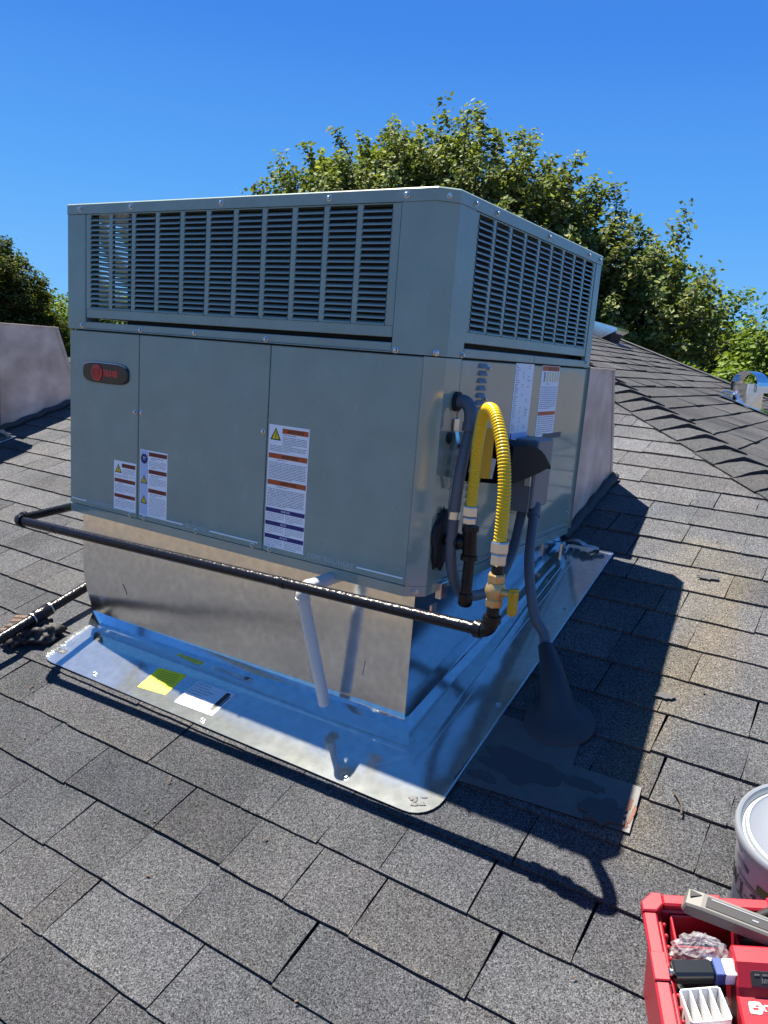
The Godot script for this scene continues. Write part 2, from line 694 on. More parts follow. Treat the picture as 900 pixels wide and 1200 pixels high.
func make_ground_and_roof() -> void:
	stain_noise.seed = 5
	stain_noise.frequency = 0.02
	stain_noise.fractal_octaves = 3
	var st := new_st()
	var gy := -4.4
	quad(st, Vector3(-1200, gy, -1200), Vector3(1200, gy, -1200), Vector3(1200, gy, 1200), Vector3(-1200, gy, 1200))
	struct(obj("ground", st, M.ground))

	# the deck under the shingles: three planes of a hipped roof, 0.16 m thick
	st = new_st()
	var ey := Y0 - SL * EAVE
	var rb := Vector3(APEX.x, APEX.y, BACK)
	var lo := Vector3(0, -0.012, 0)
	var th := Vector3(0, -0.17, 0)
	var fr := Vector3(hip_r(EAVE), ey, EAVE)
	var fl := Vector3(hip_l(EAVE), ey, EAVE)
	var br := Vector3(fr.x, ey, BACK)
	var bl := Vector3(fl.x, ey, BACK)
	for o in [[APEX, fr, fl], [APEX, rb, br], [APEX, br, fr], [APEX, fl, bl], [APEX, bl, rb]]:
		tri(st, o[0] + lo, o[1] + lo, o[2] + lo)
		tri(st, o[0] + lo + th, o[2] + lo + th, o[1] + lo + th)
	var rim := [fl, fr, br, rb, bl]
	for i in 5:
		var a: Vector3 = rim[i] + lo
		var b: Vector3 = rim[(i + 1) % 5] + lo
		quad(st, a, b, b + th, a + th)
	var roof := struct(obj("roof", st, M.felt))

	# house walls below
	var wst := new_st()
	cbox(wst, Vector3(fl.x + 0.5, gy, BACK + 0.4), Vector3(fr.x - 0.5, ey - 0.1, EAVE - 0.5))
	obj("wall", wst, M.stucco, roof)

	# courses of the main plane
	var r := RandomNumberGenerator.new()
	r.seed = 21
	var f := func(u: float, v: float, n: float) -> Vector3: return rp(u, v, n)
	var cz := EV.z
	var clip := func(u: float, v: float) -> float: return clampf(u, hip_l(v * cz) + 0.01, hip_r(v * cz) - 0.01)
	var tabs := []
	var pitch := 0.1487
	for c in range(-33, 27):
		var v := 0.022 + pitch * c
		var z := v * cz
		if z < APEX.z + 0.1 or z > EAVE:
			continue
		var x0 := hip_l(z)
		var x1 := hip_r(z)
		var u := x0 - r.randf() * 0.2
		var last := 1.0
		while u < x1:
			var q := r.randf()
			var w := r.randf_range(0.19, 0.225)
			if q < 0.10:
				w = r.randf_range(0.055, 0.09)
			elif q < 0.36:
				w = r.randf_range(0.25, 0.33)
			elif q < 0.55:
				w = r.randf_range(0.14, 0.18)
			var thick := 0.0080 if r.randf() < 0.6 else 0.0068
			if r.randf() < 0.08:
				thick = 0.0095
			tabs.append({"u0": u + 0.0012, "u1": u + w - 0.0012, "v": v, "th": thick, "tint": shingle_tint(r) * lerpf(1.46, 0.95, smoothstep(-1.4, 0.6, v)), "seed": r.randi()})  # tint grows lighter upslope: grazing-angle sheen painted into the shingle colour
			u += w
	# those that show largest in the picture become parts, the others one mesh
	var order := []
	for i in tabs.size():
		var t: Dictionary = tabs[i]
		order.append([shown(t), i])
	order.sort_custom(func(a, b): return a[0] > b[0])
	var own := {}
	for i in 300:
		if order[i][0] > 0.0:
			own[order[i][1]] = true
	var rest := new_st()
	for i in tabs.size():
		var t: Dictionary = tabs[i]
		var lim: float = hip_r(t.v * cz)
		if t.u0 > lim or t.u1 < hip_l(t.v * cz) or t.v > 3.9:
			continue
		if own.has(i):
			var s := new_st()
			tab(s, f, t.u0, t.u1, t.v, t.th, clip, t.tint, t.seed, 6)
			obj("shingle", s, M.shingle, roof)
		else:
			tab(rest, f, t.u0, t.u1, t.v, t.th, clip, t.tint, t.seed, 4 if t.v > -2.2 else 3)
	struct(obj("distant_shingles", rest, M.shingle, roof), "stuff")

	# the plane that falls to the right behind the hip: y = 0.363 - 0.32 x
	var e2 := Vector3(1, -SL, 0).normalized()
	var n2 := Vector3(SL, 1, 0).normalized()
	var o2 := Vector3(0, 0.363, 0)
	var f2 := func(u: float, v: float, n: float) -> Vector3: return o2 + e2 * v + Vector3(0, 0, -u) + n2 * n
	var clip2 := func(u: float, v: float) -> float: return clampf(u, -(v * e2.x - 2.4) + 0.01, -BACK + 0.02)
	var far := new_st()
	for c in range(-15, 30):
		var v := 0.05 + pitch * c
		var x := v * e2.x
		if x < APEX.x + 0.08 or x > 4.0:
			continue
		var u := -(x - 2.4)
		u -= r.randf() * 0.2
		while u < -BACK:
			var w := r.randf_range(0.16, 0.33)
			tab(far, f2, u + 0.001, u + w - 0.001, v, 0.0085 if r.randf() < 0.7 else 0.013, clip2, shingle_tint(r), r.randi(), 3)
			u += w
	struct(obj("far_slope_shingles", far, M.shingle, roof), "stuff")
	# and the plane that falls to the left
	var e3 := Vector3(-1, -SL, 0).normalized()
	var n3 := Vector3(-SL, 1, 0).normalized()
	var o3 := Vector3(0, 1.749, 0)
	var f3 := func(u: float, v: float, n: float) -> Vector3: return o3 + e3 * v + Vector3(0, 0, u) + n3 * n
	var clip3 := func(u: float, v: float) -> float: return clampf(u, BACK, -6.73 + v * -e3.x - 0.01)
	var lft := new_st()
	for c in range(16, 75):
		var v := 0.05 + pitch * c
		var lim := -6.73 + v * -e3.x
		var u := BACK
		while u < lim:
			var w := r.randf_range(0.3, 0.5)
			tab(lft, f3, u, u + w - 0.002, v, 0.009, clip3, shingle_tint(r), r.randi(), 3)
			u += w
	struct(obj("left_slope_shingles", lft, M.shingle, roof), "stuff")

	# caps along the right hip, the left hip and the ridge
	var hr := Vector3(1, -SL, 1)
	cap_row(roof, APEX, hr, 28, NU, n2, r, true)
	var more := new_st()
	var hl := Vector3(-1, -SL, 1)
	for i in 50:
		hip_cap(more, APEX + hl.normalized() * (0.15 + 0.13 * i), hl.normalized(), n3, NU, r)
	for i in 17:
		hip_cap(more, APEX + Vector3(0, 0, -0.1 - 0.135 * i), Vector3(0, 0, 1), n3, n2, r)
	struct(obj("distant_hip_caps", more, M.shingle, roof), "stuff")
	# metal edge along the back rake
	var rk := new_st()
	tube(rk, line(rb + Vector3(0.02, 0.012, 0), br + Vector3(0, 0.012, 0)), 0.014, 6)
	obj("rake_edge", rk, M.galv_old, roof)


# How large a tab shows in the picture (0 when outside it or behind the unit).
func shown(t: Dictionary) -> float:
	var m := rp((t.u0 + t.u1) * 0.5, t.v - 0.07)
	var b := cam.transform.affine_inverse()
	var q := b * m
	if q.z > -0.2:
		return 0.0
	var k := 1.0 / tan(deg_to_rad(cam.fov / 2))
	var p := Vector2(q.x, q.y) / -q.z * k
	if absf(p.x) > 0.78 or absf(p.y) > 1.04:
		return 0.0
	# behind the cabinet or its curb?
	var o := cam.position
	var d := m - o
	var t0 := 0.0
	var t1 := 1.0
	var lo := Vector3(-W, -0.34, -D)
	var hi := Vector3(0, H2, 0)
	for a in 3:
		var ta := (lo[a] - o[a]) / d[a]
		var tb := (hi[a] - o[a]) / d[a]
		t0 = maxf(t0, minf(ta, tb))
		t1 = minf(t1, maxf(ta, tb))
	if t0 < t1:
		return 0.0
	var facing := absf(d.normalized().dot(NU))
	return (t.u1 - t.u0) * 0.1487 * facing / d.length_squared()


func hip_cap(st: SurfaceTool, at: Vector3, dir: Vector3, nl: Vector3, nr: Vector3, r: RandomNumberGenerator, tint = null) -> void:
	# a shingle folded over the hip: tail (downhill) end lifted, head under the next cap
	var c: Color = shingle_tint(r) if tint == null else tint
	var sl := dir.cross(nl).normalized()
	var sr := nr.cross(dir).normalized()
	if sl.dot(sr) > 0:
		sr = -sr
	var up := (nl + nr).normalized()
	var prof := []
	var half := 0.135 + r.randf_range(-0.006, 0.006)
	for k in 9:
		var t := k / 4.0 - 1.0
		var s := sl if t < 0 else sr
		var n := nl if t < 0 else nr
		var d := absf(t)
		prof.append([s * half * d, n.lerp(up, 1.0 - d) * 1.0, 0.005 * (1.0 - d) * (1.0 - d)])
	var len := 0.155
	var ra := []
	var rb := []
	var rc := []
	for k in 9:
		var q: Array = prof[k]
		var nn: Vector3 = (q[1] as Vector3).normalized()
		var j := r.randfn() * 0.0015
		ra.append(at + q[0] - dir * len + nn * 0.0105 + up * q[2] * -1.0)
		rb.append(at + q[0] + dir * j + nn * (lerpf(0.030, 0.015, absf(k / 4.0 - 1.0)) + r.randf() * 0.002) - up * q[2])
		rc.append(at + q[0] + dir * j + nn * 0.004 - up * q[2])
	st.set_smooth_group(0)
	for k in 8:
		st.set_color(c)
		quad(st, ra[k], ra[k + 1], rb[k + 1], rb[k])
	st.set_smooth_group(-1)
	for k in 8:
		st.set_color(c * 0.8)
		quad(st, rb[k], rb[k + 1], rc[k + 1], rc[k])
	st.set_color(c)
	quad(st, ra[0], rb[0], rc[0], ra[0] - nl * 0.006)
	quad(st, rb[8], ra[8], ra[8] - nr * 0.006, rc[8])


func cap_row(roof: Node3D, from: Vector3, dir: Vector3, count: int, nl: Vector3, nr: Vector3, r: RandomNumberGenerator, _own: bool) -> void:
	var d := dir.normalized()
	for i in range(1, 44):
		var s := new_st()
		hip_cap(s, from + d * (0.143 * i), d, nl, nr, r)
		obj("hip_cap", s, M.shingle, roof)


# -------------------------------------------------------------------- trees
func leaf_mesh(wide: float) -> ArrayMesh:
	var st := new_st()
	st.set_smooth_group(-1)
	var a := Vector3(0, 0, 0)
	var b := Vector3(0.5 * wide, 0.06, 0.45)
	var c := Vector3(0, -0.02, 1.0)
	var d := Vector3(-0.5 * wide, 0.06, 0.45)
	tri(st, a, d, c)
	tri(st, a, c, b)
	st.generate_normals()
	return st.commit()


# lobes: [across, up, deep, radius]; the tree stands at base, its across axis is right.
func tree(called: String, label: String, base: Vector3, right: Vector3, lobes: Array, shoots: int, per: int, size: float, colors: Array, spread: float, reach: float, upness: float, leaf_wide: float, sd: int, group := "") -> Node3D:
	var r := RandomNumberGenerator.new()
	r.seed = sd
	var t := thing(called, label, "tree", base, group)
	var deep := Vector3.UP.cross(right)
	var total := 0.0
	for l in lobes:
		total += l[3] * l[3]
	var limbs := new_st()
	var top := 0.0
	var cen := Vector3.ZERO
	for l in lobes:
		cen += (right * l[0] + Vector3.UP * l[1] + deep * l[2]) / lobes.size()
	var fork := Vector3(0, -base.y + cen.y * 0.0, 0)
	fork = Vector3(cen.x * 0.3, (cen.y - base.y) * 0.45, cen.z * 0.3)
	var trunk := new_st()
	tube(trunk, curve([Vector3(0, -0.1, 0), fork * 0.5 + Vector3(0.06, 0, 0.05), fork]), [0.24, 0.22, 0.2, 0.19, 0.18, 0.18, 0.17, 0.17, 0.17, 0.165, 0.16, 0.16, 0.155, 0.15, 0.15, 0.14, 0.13], 9)
	obj("trunk", trunk, M.bark, t)
	var xf: Array[Transform3D] = []
	var col: Array[Color] = []
	for l in lobes:
		var lc: Vector3 = right * l[0] + Vector3.UP * (l[1] - base.y) + deep * l[2]
		var mid := fork.lerp(lc, 0.5) + Vector3(0, 0.25, 0)
		tube(limbs, curve([fork, mid, lc], 4), [0.11, 0.1, 0.09, 0.08, 0.07, 0.055, 0.045, 0.035, 0.025], 6, false)
		var n := int(shoots * l[3] * l[3] / total)
		for i in n:
			var dir := Vector3(r.randfn(), r.randfn() * 0.8 + 0.15, r.randfn()).normalized()
			var from: Vector3 = lc + dir * l[3] * lerpf(0.4, 0.92, sqrt(r.randf()))
			var go := (dir * (1.0 - upness) + Vector3.UP * upness + Vector3(r.randfn(), r.randfn(), r.randfn()) * 0.22).normalized()
			var length: float = reach * r.randf_range(0.55, 1.25) * (1.2 if r.randf() < 0.12 else 1.0)
			if i % 2 == 0:
				tube(limbs, curve([lc.lerp(from, 0.3), from, from + go * length * 0.9], 2), [0.03, 0.024, 0.018, 0.012, 0.006], 4, false)
			var shade := r.randf_range(0.8, 1.25)
			for k in per:
				var s := pow(r.randf(), 0.85)
				var p := from + go * length * s + Vector3(r.randfn(), r.randfn() * 0.8, r.randfn()) * spread * (1.15 - 0.75 * s)
				var y := (Vector3(-0.30, 0.62, -0.04) + dir * 0.55 + Vector3(r.randfn(), r.randfn(), r.randfn()) * 0.42).normalized()
				var z := Vector3(r.randfn(), r.randfn() * 0.6 - 0.2, r.randfn())
				z = (z - y * z.dot(y)).normalized()
				var sz := size * r.randf_range(0.65, 1.3)
				xf.append(Transform3D(Basis(y.cross(z), y, z) * sz, p))
				var a: Color = colors[r.randi() % colors.size()]
				var v := shade * r.randf_range(0.7, 1.3)
				col.append(Color(a.r * v, a.g * v, a.b * v))
	obj("limbs", limbs, M.bark, t)
	var mm := MultiMesh.new()
	mm.transform_format = MultiMesh.TRANSFORM_3D
	mm.use_colors = true
	mm.mesh = leaf_mesh(leaf_wide)
	mm.instance_count = xf.size()
	for i in xf.size():
		mm.set_instance_transform(i, xf[i])
		mm.set_instance_color(i, col[i])
	var crown := MultiMeshInstance3D.new()
	crown.name = "crown"
	crown.set_meta("kind", "stuff")
	crown.multimesh = mm
	crown.material_override = M.leaf
	t.add_child(crown)
	return t


func make_trees() -> void:
	var gy := -4.4
	var olive := [Color(0.15, 0.19, 0.060), Color(0.20, 0.24, 0.082), Color(0.11, 0.15, 0.046), Color(0.27, 0.29, 0.13), Color(0.08, 0.11, 0.038)]
	var bright := [Color(0.12, 0.185, 0.03), Color(0.16, 0.235, 0.04), Color(0.085, 0.14, 0.024), Color(0.20, 0.265, 0.065)]
	var a := deg_to_rad(-28.0)
	var right := Vector3(cos(a), 0, sin(a))
	tree("shade_tree", "tall dark olive-green shade tree with upright shoots rising behind the big grey unit", Vector3(-6.65, gy, -12.54), right,
		[[-3.0, 2.45, 0.2, 0.95], [-2.3, 2.55, -0.4, 1.15], [-1.55, 3.05, 0.2, 1.25], [-0.75, 3.10, 0.3, 1.3], [0.35, 3.25, -0.2, 1.3], [1.3, 2.60, 0.2, 1.3], [2.15, 2.15, 0.0, 1.2], [3.05, 2.15, 0.2, 1.15], [3.75, 1.3, -0.2, 1.05], [4.4, 1.0, 0.1, 0.8], [0.2, 1.4, -0.3, 2.0], [2.4, 0.7, 0.4, 1.7], [-1.9, 1.3, 0.3, 1.6], [-3.2, 1.4, 0.0, 1.0], [3.5, 0.0, 0.2, 1.2], [1.6, 1.9, 0.9, 1.3]],
		1300, 120, 0.102, olive, 0.13, 0.85, 0.55, 0.7, 31)
	a = deg_to_rad(-12.0)
	tree("young_tree", "pale green slender tree between the dark shade tree and the brightest tree", Vector3(-3.09, gy, -16.99), Vector3(cos(a), 0, sin(a)),
		[[-0.4, 1.7, 0, 0.75], [0.25, 1.5, 0.2, 0.7], [-0.9, 0.9, 0, 0.8], [0.9, 0.8, 0, 0.7], [0.1, 0.3, 0, 1.0], [-1.6, 0.0, 0.2, 0.9], [1.5, 0.2, 0.2, 0.8]],
		330, 70, 0.12, bright, 0.18, 0.7, 0.3, 0.55, 32)
	a = deg_to_rad(-7.0)
	tree("leafy_tree", "bright yellow-green leafy tree standing behind the round roof vent", Vector3(-0.42, gy, -11.9), Vector3(cos(a), 0, sin(a)),
		[[0.35, 1.0, 0, 0.72], [-0.25, 0.5, 0.1, 0.62], [0.9, 1.3, 0, 0.8], [0.3, 0.0, 0.1, 0.9], [1.5, 0.8, 0.2, 0.9], [-0.75, -0.1, 0.1, 0.7], [-1.3, -0.5, 0, 0.6]],
		360, 70, 0.11, bright, 0.17, 0.55, 0.25, 0.6, 33)
	a = deg_to_rad(-57.0)
	var fold := [Color(0.035, 0.058, 0.016), Color(0.05, 0.078, 0.02), Color(0.03, 0.05, 0.015), Color(0.17, 0.165, 0.04)]
	tree("bushy_evergreen", "dense dark evergreen with yellowish tips behind the left sheet metal duct", Vector3(-12.7, gy, -7.5), Vector3(cos(a), 0, sin(a)),
		[[-0.5, 1.0, 0.1, 0.85], [-1.0, 0.95, 0, 1.2], [-0.25, 0.6, 0.2, 0.95], [0.1, -0.1, 0.1, 0.72], [0.3, -0.8, 0, 0.75], [-1.0, -0.6, 0, 1.5], [-2.2, 0.5, 0.3, 1.3], [0.3, -1.6, 0, 0.9]],
		1250, 100, 0.074, fold, 0.10, 0.30, 0.35, 0.5, 34)
	a = deg_to_rad(-54.0)
	tree("garden_tree", "light green loose tree between the evergreen and the unit's left side", Vector3(-16.6, gy, -11.3), Vector3(cos(a), 0, sin(a)),
		[[0.1, 0.55, 0, 0.8], [-0.6, 0.3, 0, 0.7], [0.9, 0.5, 0.1, 0.9], [0.2, -0.5, 0, 1.0], [1.6, 0.1, 0, 1.0]],
		260, 64, 0.12, bright, 0.18, 0.6, 0.3, 0.55, 35)


# -------------------------------------------------------------------- small pixel font for printed labels
const GLYPH := {"A": "0110 1001 1111 1001 1001", "B": "1110 1001 1110 1001 1110", "C": "0111 1000 1000 1000 0111", "D": "1110 1001 1001 1001 1110", "E": "1111 1000 1110 1000 1111", "F": "1111 1000 1110 1000 1000", "G": "0111 1000 1011 1001 0111", "H": "1001 1001 1111 1001 1001", "I": "0111 0010 0010 0010 0111", "L": "1000 1000 1000 1000 1111", "M": "1001 1111 1111 1001 1001", "N": "1001 1101 1011 1001 1001", "O": "0110 1001 1001 1001 0110", "P": "1110 1001 1110 1000 1000", "R": "1110 1001 1110 1010 1001", "S": "0111 1000 0110 0001 1110", "T": "1111 0110 0110 0110 0110", "U": "1001 1001 1001 1001 0110", "V": "1001 1001 1001 0110 0110", "Z": "1111 0001 0110 1000 1111", "W": "1001 1001 1111 1111 1001", "!": "0100 0100 0100 0000 0100", " ": "0000 0000 0000 0000 0000"}


func print_text(img: Image, x: int, y: int, t: String, c: Color, k := 1) -> void:
	for ch in t:
		var rows: PackedStringArray = GLYPH.get(ch, GLYPH[" "]).split(" ")
		for j in 5:
			for i in 4:
				if rows[j][i] == "1":
					img.fill_rect(Rect2i(x + i * k, y + j * k, k, k), c)
		x += 5 * k


func print_para(img: Image, x: int, y: int, w: int, lines: int, c: Color, r: RandomNumberGenerator, pitch := 5, bold := false) -> void:
	for l in lines:
		var cx := x
		var endx := x + (w if l < lines - 1 else int(w * r.randf_range(0.3, 0.8)))
		while cx < endx - 3:
			var n := mini(r.randi_range(3, 11), endx - cx)
			for i in n:
				var h := 3 if bold else (2 if r.randf() < 0.75 else 3)
				var cc := c.lerp(Color(0.8, 0.83, 0.9), r.randf() * (0.15 if bold else 0.45))
				if r.randf() < 0.85:
					img.fill_rect(Rect2i(cx + i, y + l * pitch + (3 - h), 1, h), cc)
			cx += n + 2
	
	
func print_triangle(img: Image, x: int, y: int, s: int) -> void:
	for j in s:
		var hw := j * s * 0.55 / s
		img.fill_rect(Rect2i(int(x + s * 0.55 - hw), y + j, int(2 * hw) + 1, 1), Color(0.05, 0.05, 0.04))
	var q := int(s * 0.17)
	for j in range(q + 2, s - q / 2 - 1):
		var hw := (j - q - 1) * 0.55 * 0.93
		img.fill_rect(Rect2i(int(x + s * 0.55 - hw), y + j, int(2 * hw) + 1, 1), Color(0.93, 0.80, 0.05))
	# the bolt
	var cx := int(x + s * 0.55)
	for j in range(int(s * 0.34), int(s * 0.86)):
		var dx := int((0.5 - absf((j - s * 0.34) / (s * 0.52) - 0.5)) * s * 0.1) * (1 if j < s * 0.6 else -1)
		img.fill_rect(Rect2i(cx + dx - 1, y + j, maxi(2, s / 14), 1), Color(0.05, 0.05, 0.04))


func label_mat(img: Image) -> StandardMaterial3D:
	img.generate_mipmaps()
	var m := StandardMaterial3D.new()
	m.albedo_texture = ImageTexture.create_from_image(img)
	m.roughness = 0.45
	return m


const PAPER := Color(0.95, 0.955, 0.96)
const INK := Color(0.13, 0.13, 0.17)
const AMBER := Color(0.72, 0.30, 0.10)
const RUST := Color(0.52, 0.14, 0.08)
const BLUE := Color(0.05, 0.09, 0.42)


func make_unit_labels(u: Node3D) -> void:
	var r := RandomNumberGenerator.new()
	r.seed = 3
	# tall voltage label on the right front panel: 0.132 x 0.326
	var a := Image.create(260, 642, false, Image.FORMAT_RGB8)
	a.fill(PAPER)
	print_triangle(a, 10, 14, 64)
	a.fill_rect(Rect2i(88, 14, 166, 26), AMBER)
	print_text(a, 122, 19, "WARNING", Color(0.1, 0.04, 0.02), 3)
	print_para(a, 92, 46, 156, 1, INK, r, 7, true)
	print_para(a, 92, 58, 156, 6, INK, r, 8, true)
	print_para(a, 8, 106, 240, 4, INK, r, 8, true)
	a.fill_rect(Rect2i(4, 146, 252, 26), AMBER)
	print_text(a, 92, 151, "WARNING", Color(0.1, 0.04, 0.02), 3)
	print_para(a, 60, 178, 140, 1, INK, r, 7, true)
	print_para(a, 8, 192, 242, 11, INK, r, 8, true)
	a.fill_rect(Rect2i(4, 284, 252, 26), AMBER)
	print_text(a, 92, 289, "WARNING", Color(0.1, 0.04, 0.02), 3)
	print_para(a, 60, 316, 140, 1, INK, r, 7, true)
	print_para(a, 8, 330, 242, 12, INK, r, 8, true)
	for k in 3:
		var y := 432 + k * 70
		a.fill_rect(Rect2i(2, y, 256, 22), BLUE)
		print_text(a, 104, y + 6, ["NOTICE", "AVIS", "AVISO"][k], PAPER, 2)
		print_para(a, 8, y + 27, 116, 5, INK, r, 8)
		print_para(a, 134, y + 27, 116, 5, INK, r, 8)
	put("warning_label", plate(0.132, 0.326), label_mat(a), u, T(-0.4145, 0.2055, 0.0))
	# label of the left front panel: 0.098 x 0.149
	var b := Image.create(200, 304, false, Image.FORMAT_RGB8)
	b.fill(PAPER)
	print_triangle(b, 10, 18, 56)
	b.fill_rect(Rect2i(72, 14, 122, 24), RUST)
	print_text(b, 80, 18, "WARNING", Color(0.1, 0.03, 0.02), 3)
	print_para(b, 80, 46, 110, 5, INK, r, 8)
	print_para(b, 10, 88, 180, 2, INK, r, 8)
	for y in [110, 206]:
		b.fill_rect(Rect2i(6, y, 188, 22), RUST)
		print_text(b, 50, y + 4, "WARNING", Color(0.1, 0.03, 0.02), 3)
		print_para(b, 40, y + 28, 120, 1, INK, r, 8, true)
		print_para(b, 10, y + 38, 180, 6, INK, r, 8)
	put("warning_label", plate(0.098, 0.150), label_mat(b), u, T(-1.0345, 0.118, 0.0))
	# label of the middle panel: 0.114 x 0.198
	var c := Image.create(232, 404, false, Image.FORMAT_RGB8)
	c.fill(PAPER)
	c.fill_rect(Rect2i(4, 4, 64, 396), Color(0.72, 0.78, 0.90))
	for j in 60:
		var hw := sqrt(maxf(0.0, 900.0 - (j - 30) * (j - 30)))
		c.fill_rect(Rect2i(int(36 - hw), 24 + j, int(2 * hw), 1), Color(0.04, 0.06, 0.35))
	c.fill_rect(Rect2i(22, 44, 28, 4), PAPER)
	c.fill_rect(Rect2i(24, 54, 20, 8), Color(0.5, 0.56, 0.8))
	print_triangle(c, 8, 152, 52)
	print_triangle(c, 8, 276, 52)
	for y in [10, 114, 230]:
		c.fill_rect(Rect2i(74, y, 154, 24), RUST)
		print_text(c, 96, y + 4, "WARNING", Color(0.12, 0.03, 0.02), 3)
		print_para(c, 92, y + 32, 110, 2, INK, r, 9, true)
		print_para(c, 80, y + 52, 142, 6 if y < 200 else 14, INK, r, 8)
	put("warning_label", plate(0.114, 0.198), label_mat(c), u, T(-0.911, 0.1415, 0.0))
	# rating plate and wiring label on the right side
	var side := Basis(Vector3.UP, PI / 2)
	var d := Image.create(200, 330, false, Image.FORMAT_RGB8)
	d.fill(Color(0.90, 0.92, 0.95))
	for y in range(8, 296, 9):
		print_para(d, 10, y, r.randi_range(30, 70), 1, INK, r, 8, true)
		if r.randf() < 0.6:
			print_para(d, 84, y, r.randi_range(12, 40), 1, INK, r, 8, true)
		if r.randf() < 0.45:
			print_para(d, 140, y, r.randi_range(20, 46), 1, INK, r, 8, true)
	d.fill_rect(Rect2i(4, 300, 192, 26), Color(0.62, 0.72, 0.88))
	d.fill_rect(Rect2i(8, 300, 14, 26), INK)
	put("rating_plate", plate(0.13, 0.211), label_mat(d), u, Transform3D(side, Vector3(0.0, 0.4655, -0.509)))
	var e := Image.create(220, 330, false, Image.FORMAT_RGB8)
	e.fill(Color(0.91, 0.93, 0.96))
	e.fill_rect(Rect2i(4, 2, 212, 22), AMBER)
	print_text(e, 80, 5, "WARNING", Color(0.1, 0.04, 0.02), 3)
	for k in 6:
		e.fill_rect(Rect2i(30 + k * 32, 28, 10, 46), Color(0.93, 0.80, 0.12) if k else Color(0.1, 0.2, 0.4))
		e.fill_rect(Rect2i(44 + k * 32, 28, 4, 46), Color(0.35, 0.33, 0.30))
	print_para(e, 60, 82, 100, 1, INK, r, 8, true)
	print_para(e, 10, 96, 200, 12, Color(0.12, 0.2, 0.45), r, 9, true)
	e.fill_rect(Rect2i(4, 212, 212, 18), AMBER)
	print_para(e, 10, 236, 200, 9, INK, r, 10, true)
	put("wiring_label", plate(0.148, 0.211), label_mat(e), u, Transform3D(side, Vector3(0.0, 0.4645, -0.713)))


# -------------------------------------------------------------------- the rooftop unit
func chamfered(x0: float, x1: float, z0: float, z1: float, c: float) -> PackedVector2Array:
	var d := 0.004
	return PackedVector2Array([Vector2(x0 + d, z1), Vector2(x1 - c, z1), Vector2(x1, z1 - c), Vector2(x1, z0 + c), Vector2(x1 - c, z0), Vector2(x0 + d, z0), Vector2(x0, z0 + d), Vector2(x0, z1 - d)])


# A louvre blade facing +z: its outer lower lip at y, z = 0.
func louver(st: SurfaceTool, x0: float, x1: float, y: float, x: Transform3D) -> void:
	var pr := [Vector2(-0.0125, 0.0078), Vector2(-0.007, 0.0062), Vector2(-0.001, 0.0036), Vector2(0.0022, 0.0014), Vector2(0.0022, -0.0018)]
	st.set_smooth_group(0)
	for i in pr.size() - 1:
		var a: Vector2 = pr[i]
		var b: Vector2 = pr[i + 1]
		quad(st, x * Vector3(x0, y + a.y, a.x), x * Vector3(x1, y + a.y, a.x), x * Vector3(x1, y + b.y, b.x), x * Vector3(x0, y + b.y, b.x))
	st.set_smooth_group(-1)
	for i in pr.size() - 2:
		var a: Vector2 = pr[i]
		var b: Vector2 = pr[i + 1]
		tri(st, x * Vector3(x0, y + a.y, a.x), x * Vector3(x0, y + b.y, b.x), x * Vector3(x0, y + pr[0].y, b.x))
		tri(st, x * Vector3(x1, y + b.y, b.x), x * Vector3(x1, y + a.y, a.x), x * Vector3(x1, y + pr[0].y, b.x))


# A louvred panel facing +z in its own axes, from x0 to x1: frame, bars, blades.
func grille(u: Node3D, x0: float, x1: float, hx0: float, hx1: float, cols: int, x: Transform3D, own: int, called: String, blade: String) -> void:
	var y0 := 0.608
	var y1 := 0.904
	var hy0 := 0.6345
	var hy1 := 0.9015
	var st := new_st()
	cbox(st, Vector3(x0, hy1, -0.004), Vector3(x1, y1, 0.0), 0.0, x)
	cbox(st, Vector3(x0, y0, -0.004), Vector3(x1, hy0, 0.0), 0.0015, x)
	cbox(st, Vector3(x0, hy0, -0.004), Vector3(hx0, hy1, 0.0), 0.0, x)
	cbox(st, Vector3(hx1, hy0, -0.004), Vector3(x1, hy1, 0.0), 0.0, x)
	var pitch := (hx1 - hx0 + 0.016) / cols
	for k in range(1, cols):
		var b := hx0 + pitch * k - 0.016
		cbox(st, Vector3(b, hy0, -0.0035), Vector3(b + 0.016, hy1, 0.0008), 0.0007, x)
	var fr := obj(called, st, M.paint, u)
	var rest := new_st()
	var any := false
	var n := 19
	var count := 0
	for k in cols:
		var a := hx0 + pitch * k
		for j in n:
			var y := hy0 + 0.0015 + (hy1 - hy0 - 0.003) * j / n
			if count < own:
				var s := new_st()
				louver(s, a, a + pitch - 0.016, y, x)
				obj(blade, s, M.paint, fr)
				count += 1
			else:
				louver(rest, a, a + pitch - 0.016, y, x)
				any = true
	if any:
		struct(obj("louver_blades", rest, M.paint, fr), "stuff")


func screw_mesh() -> ArrayMesh:
	var st := new_st()
	var x := Transform3D(Basis(Vector3(1, 0, 0), PI / 2), Vector3.ZERO)
	lathe(st, [Vector2(0.0078, 0.0), Vector2(0.0078, 0.0012), Vector2(0.005, 0.0018)], 10, x, false)
	lathe(st, [Vector2(0.0048, 0.0015), Vector2(0.0048, 0.0055), Vector2(0.0038, 0.0064), Vector2(0.0, 0.0066)], 6, x, false)
	st.generate_normals()
	return st.commit()


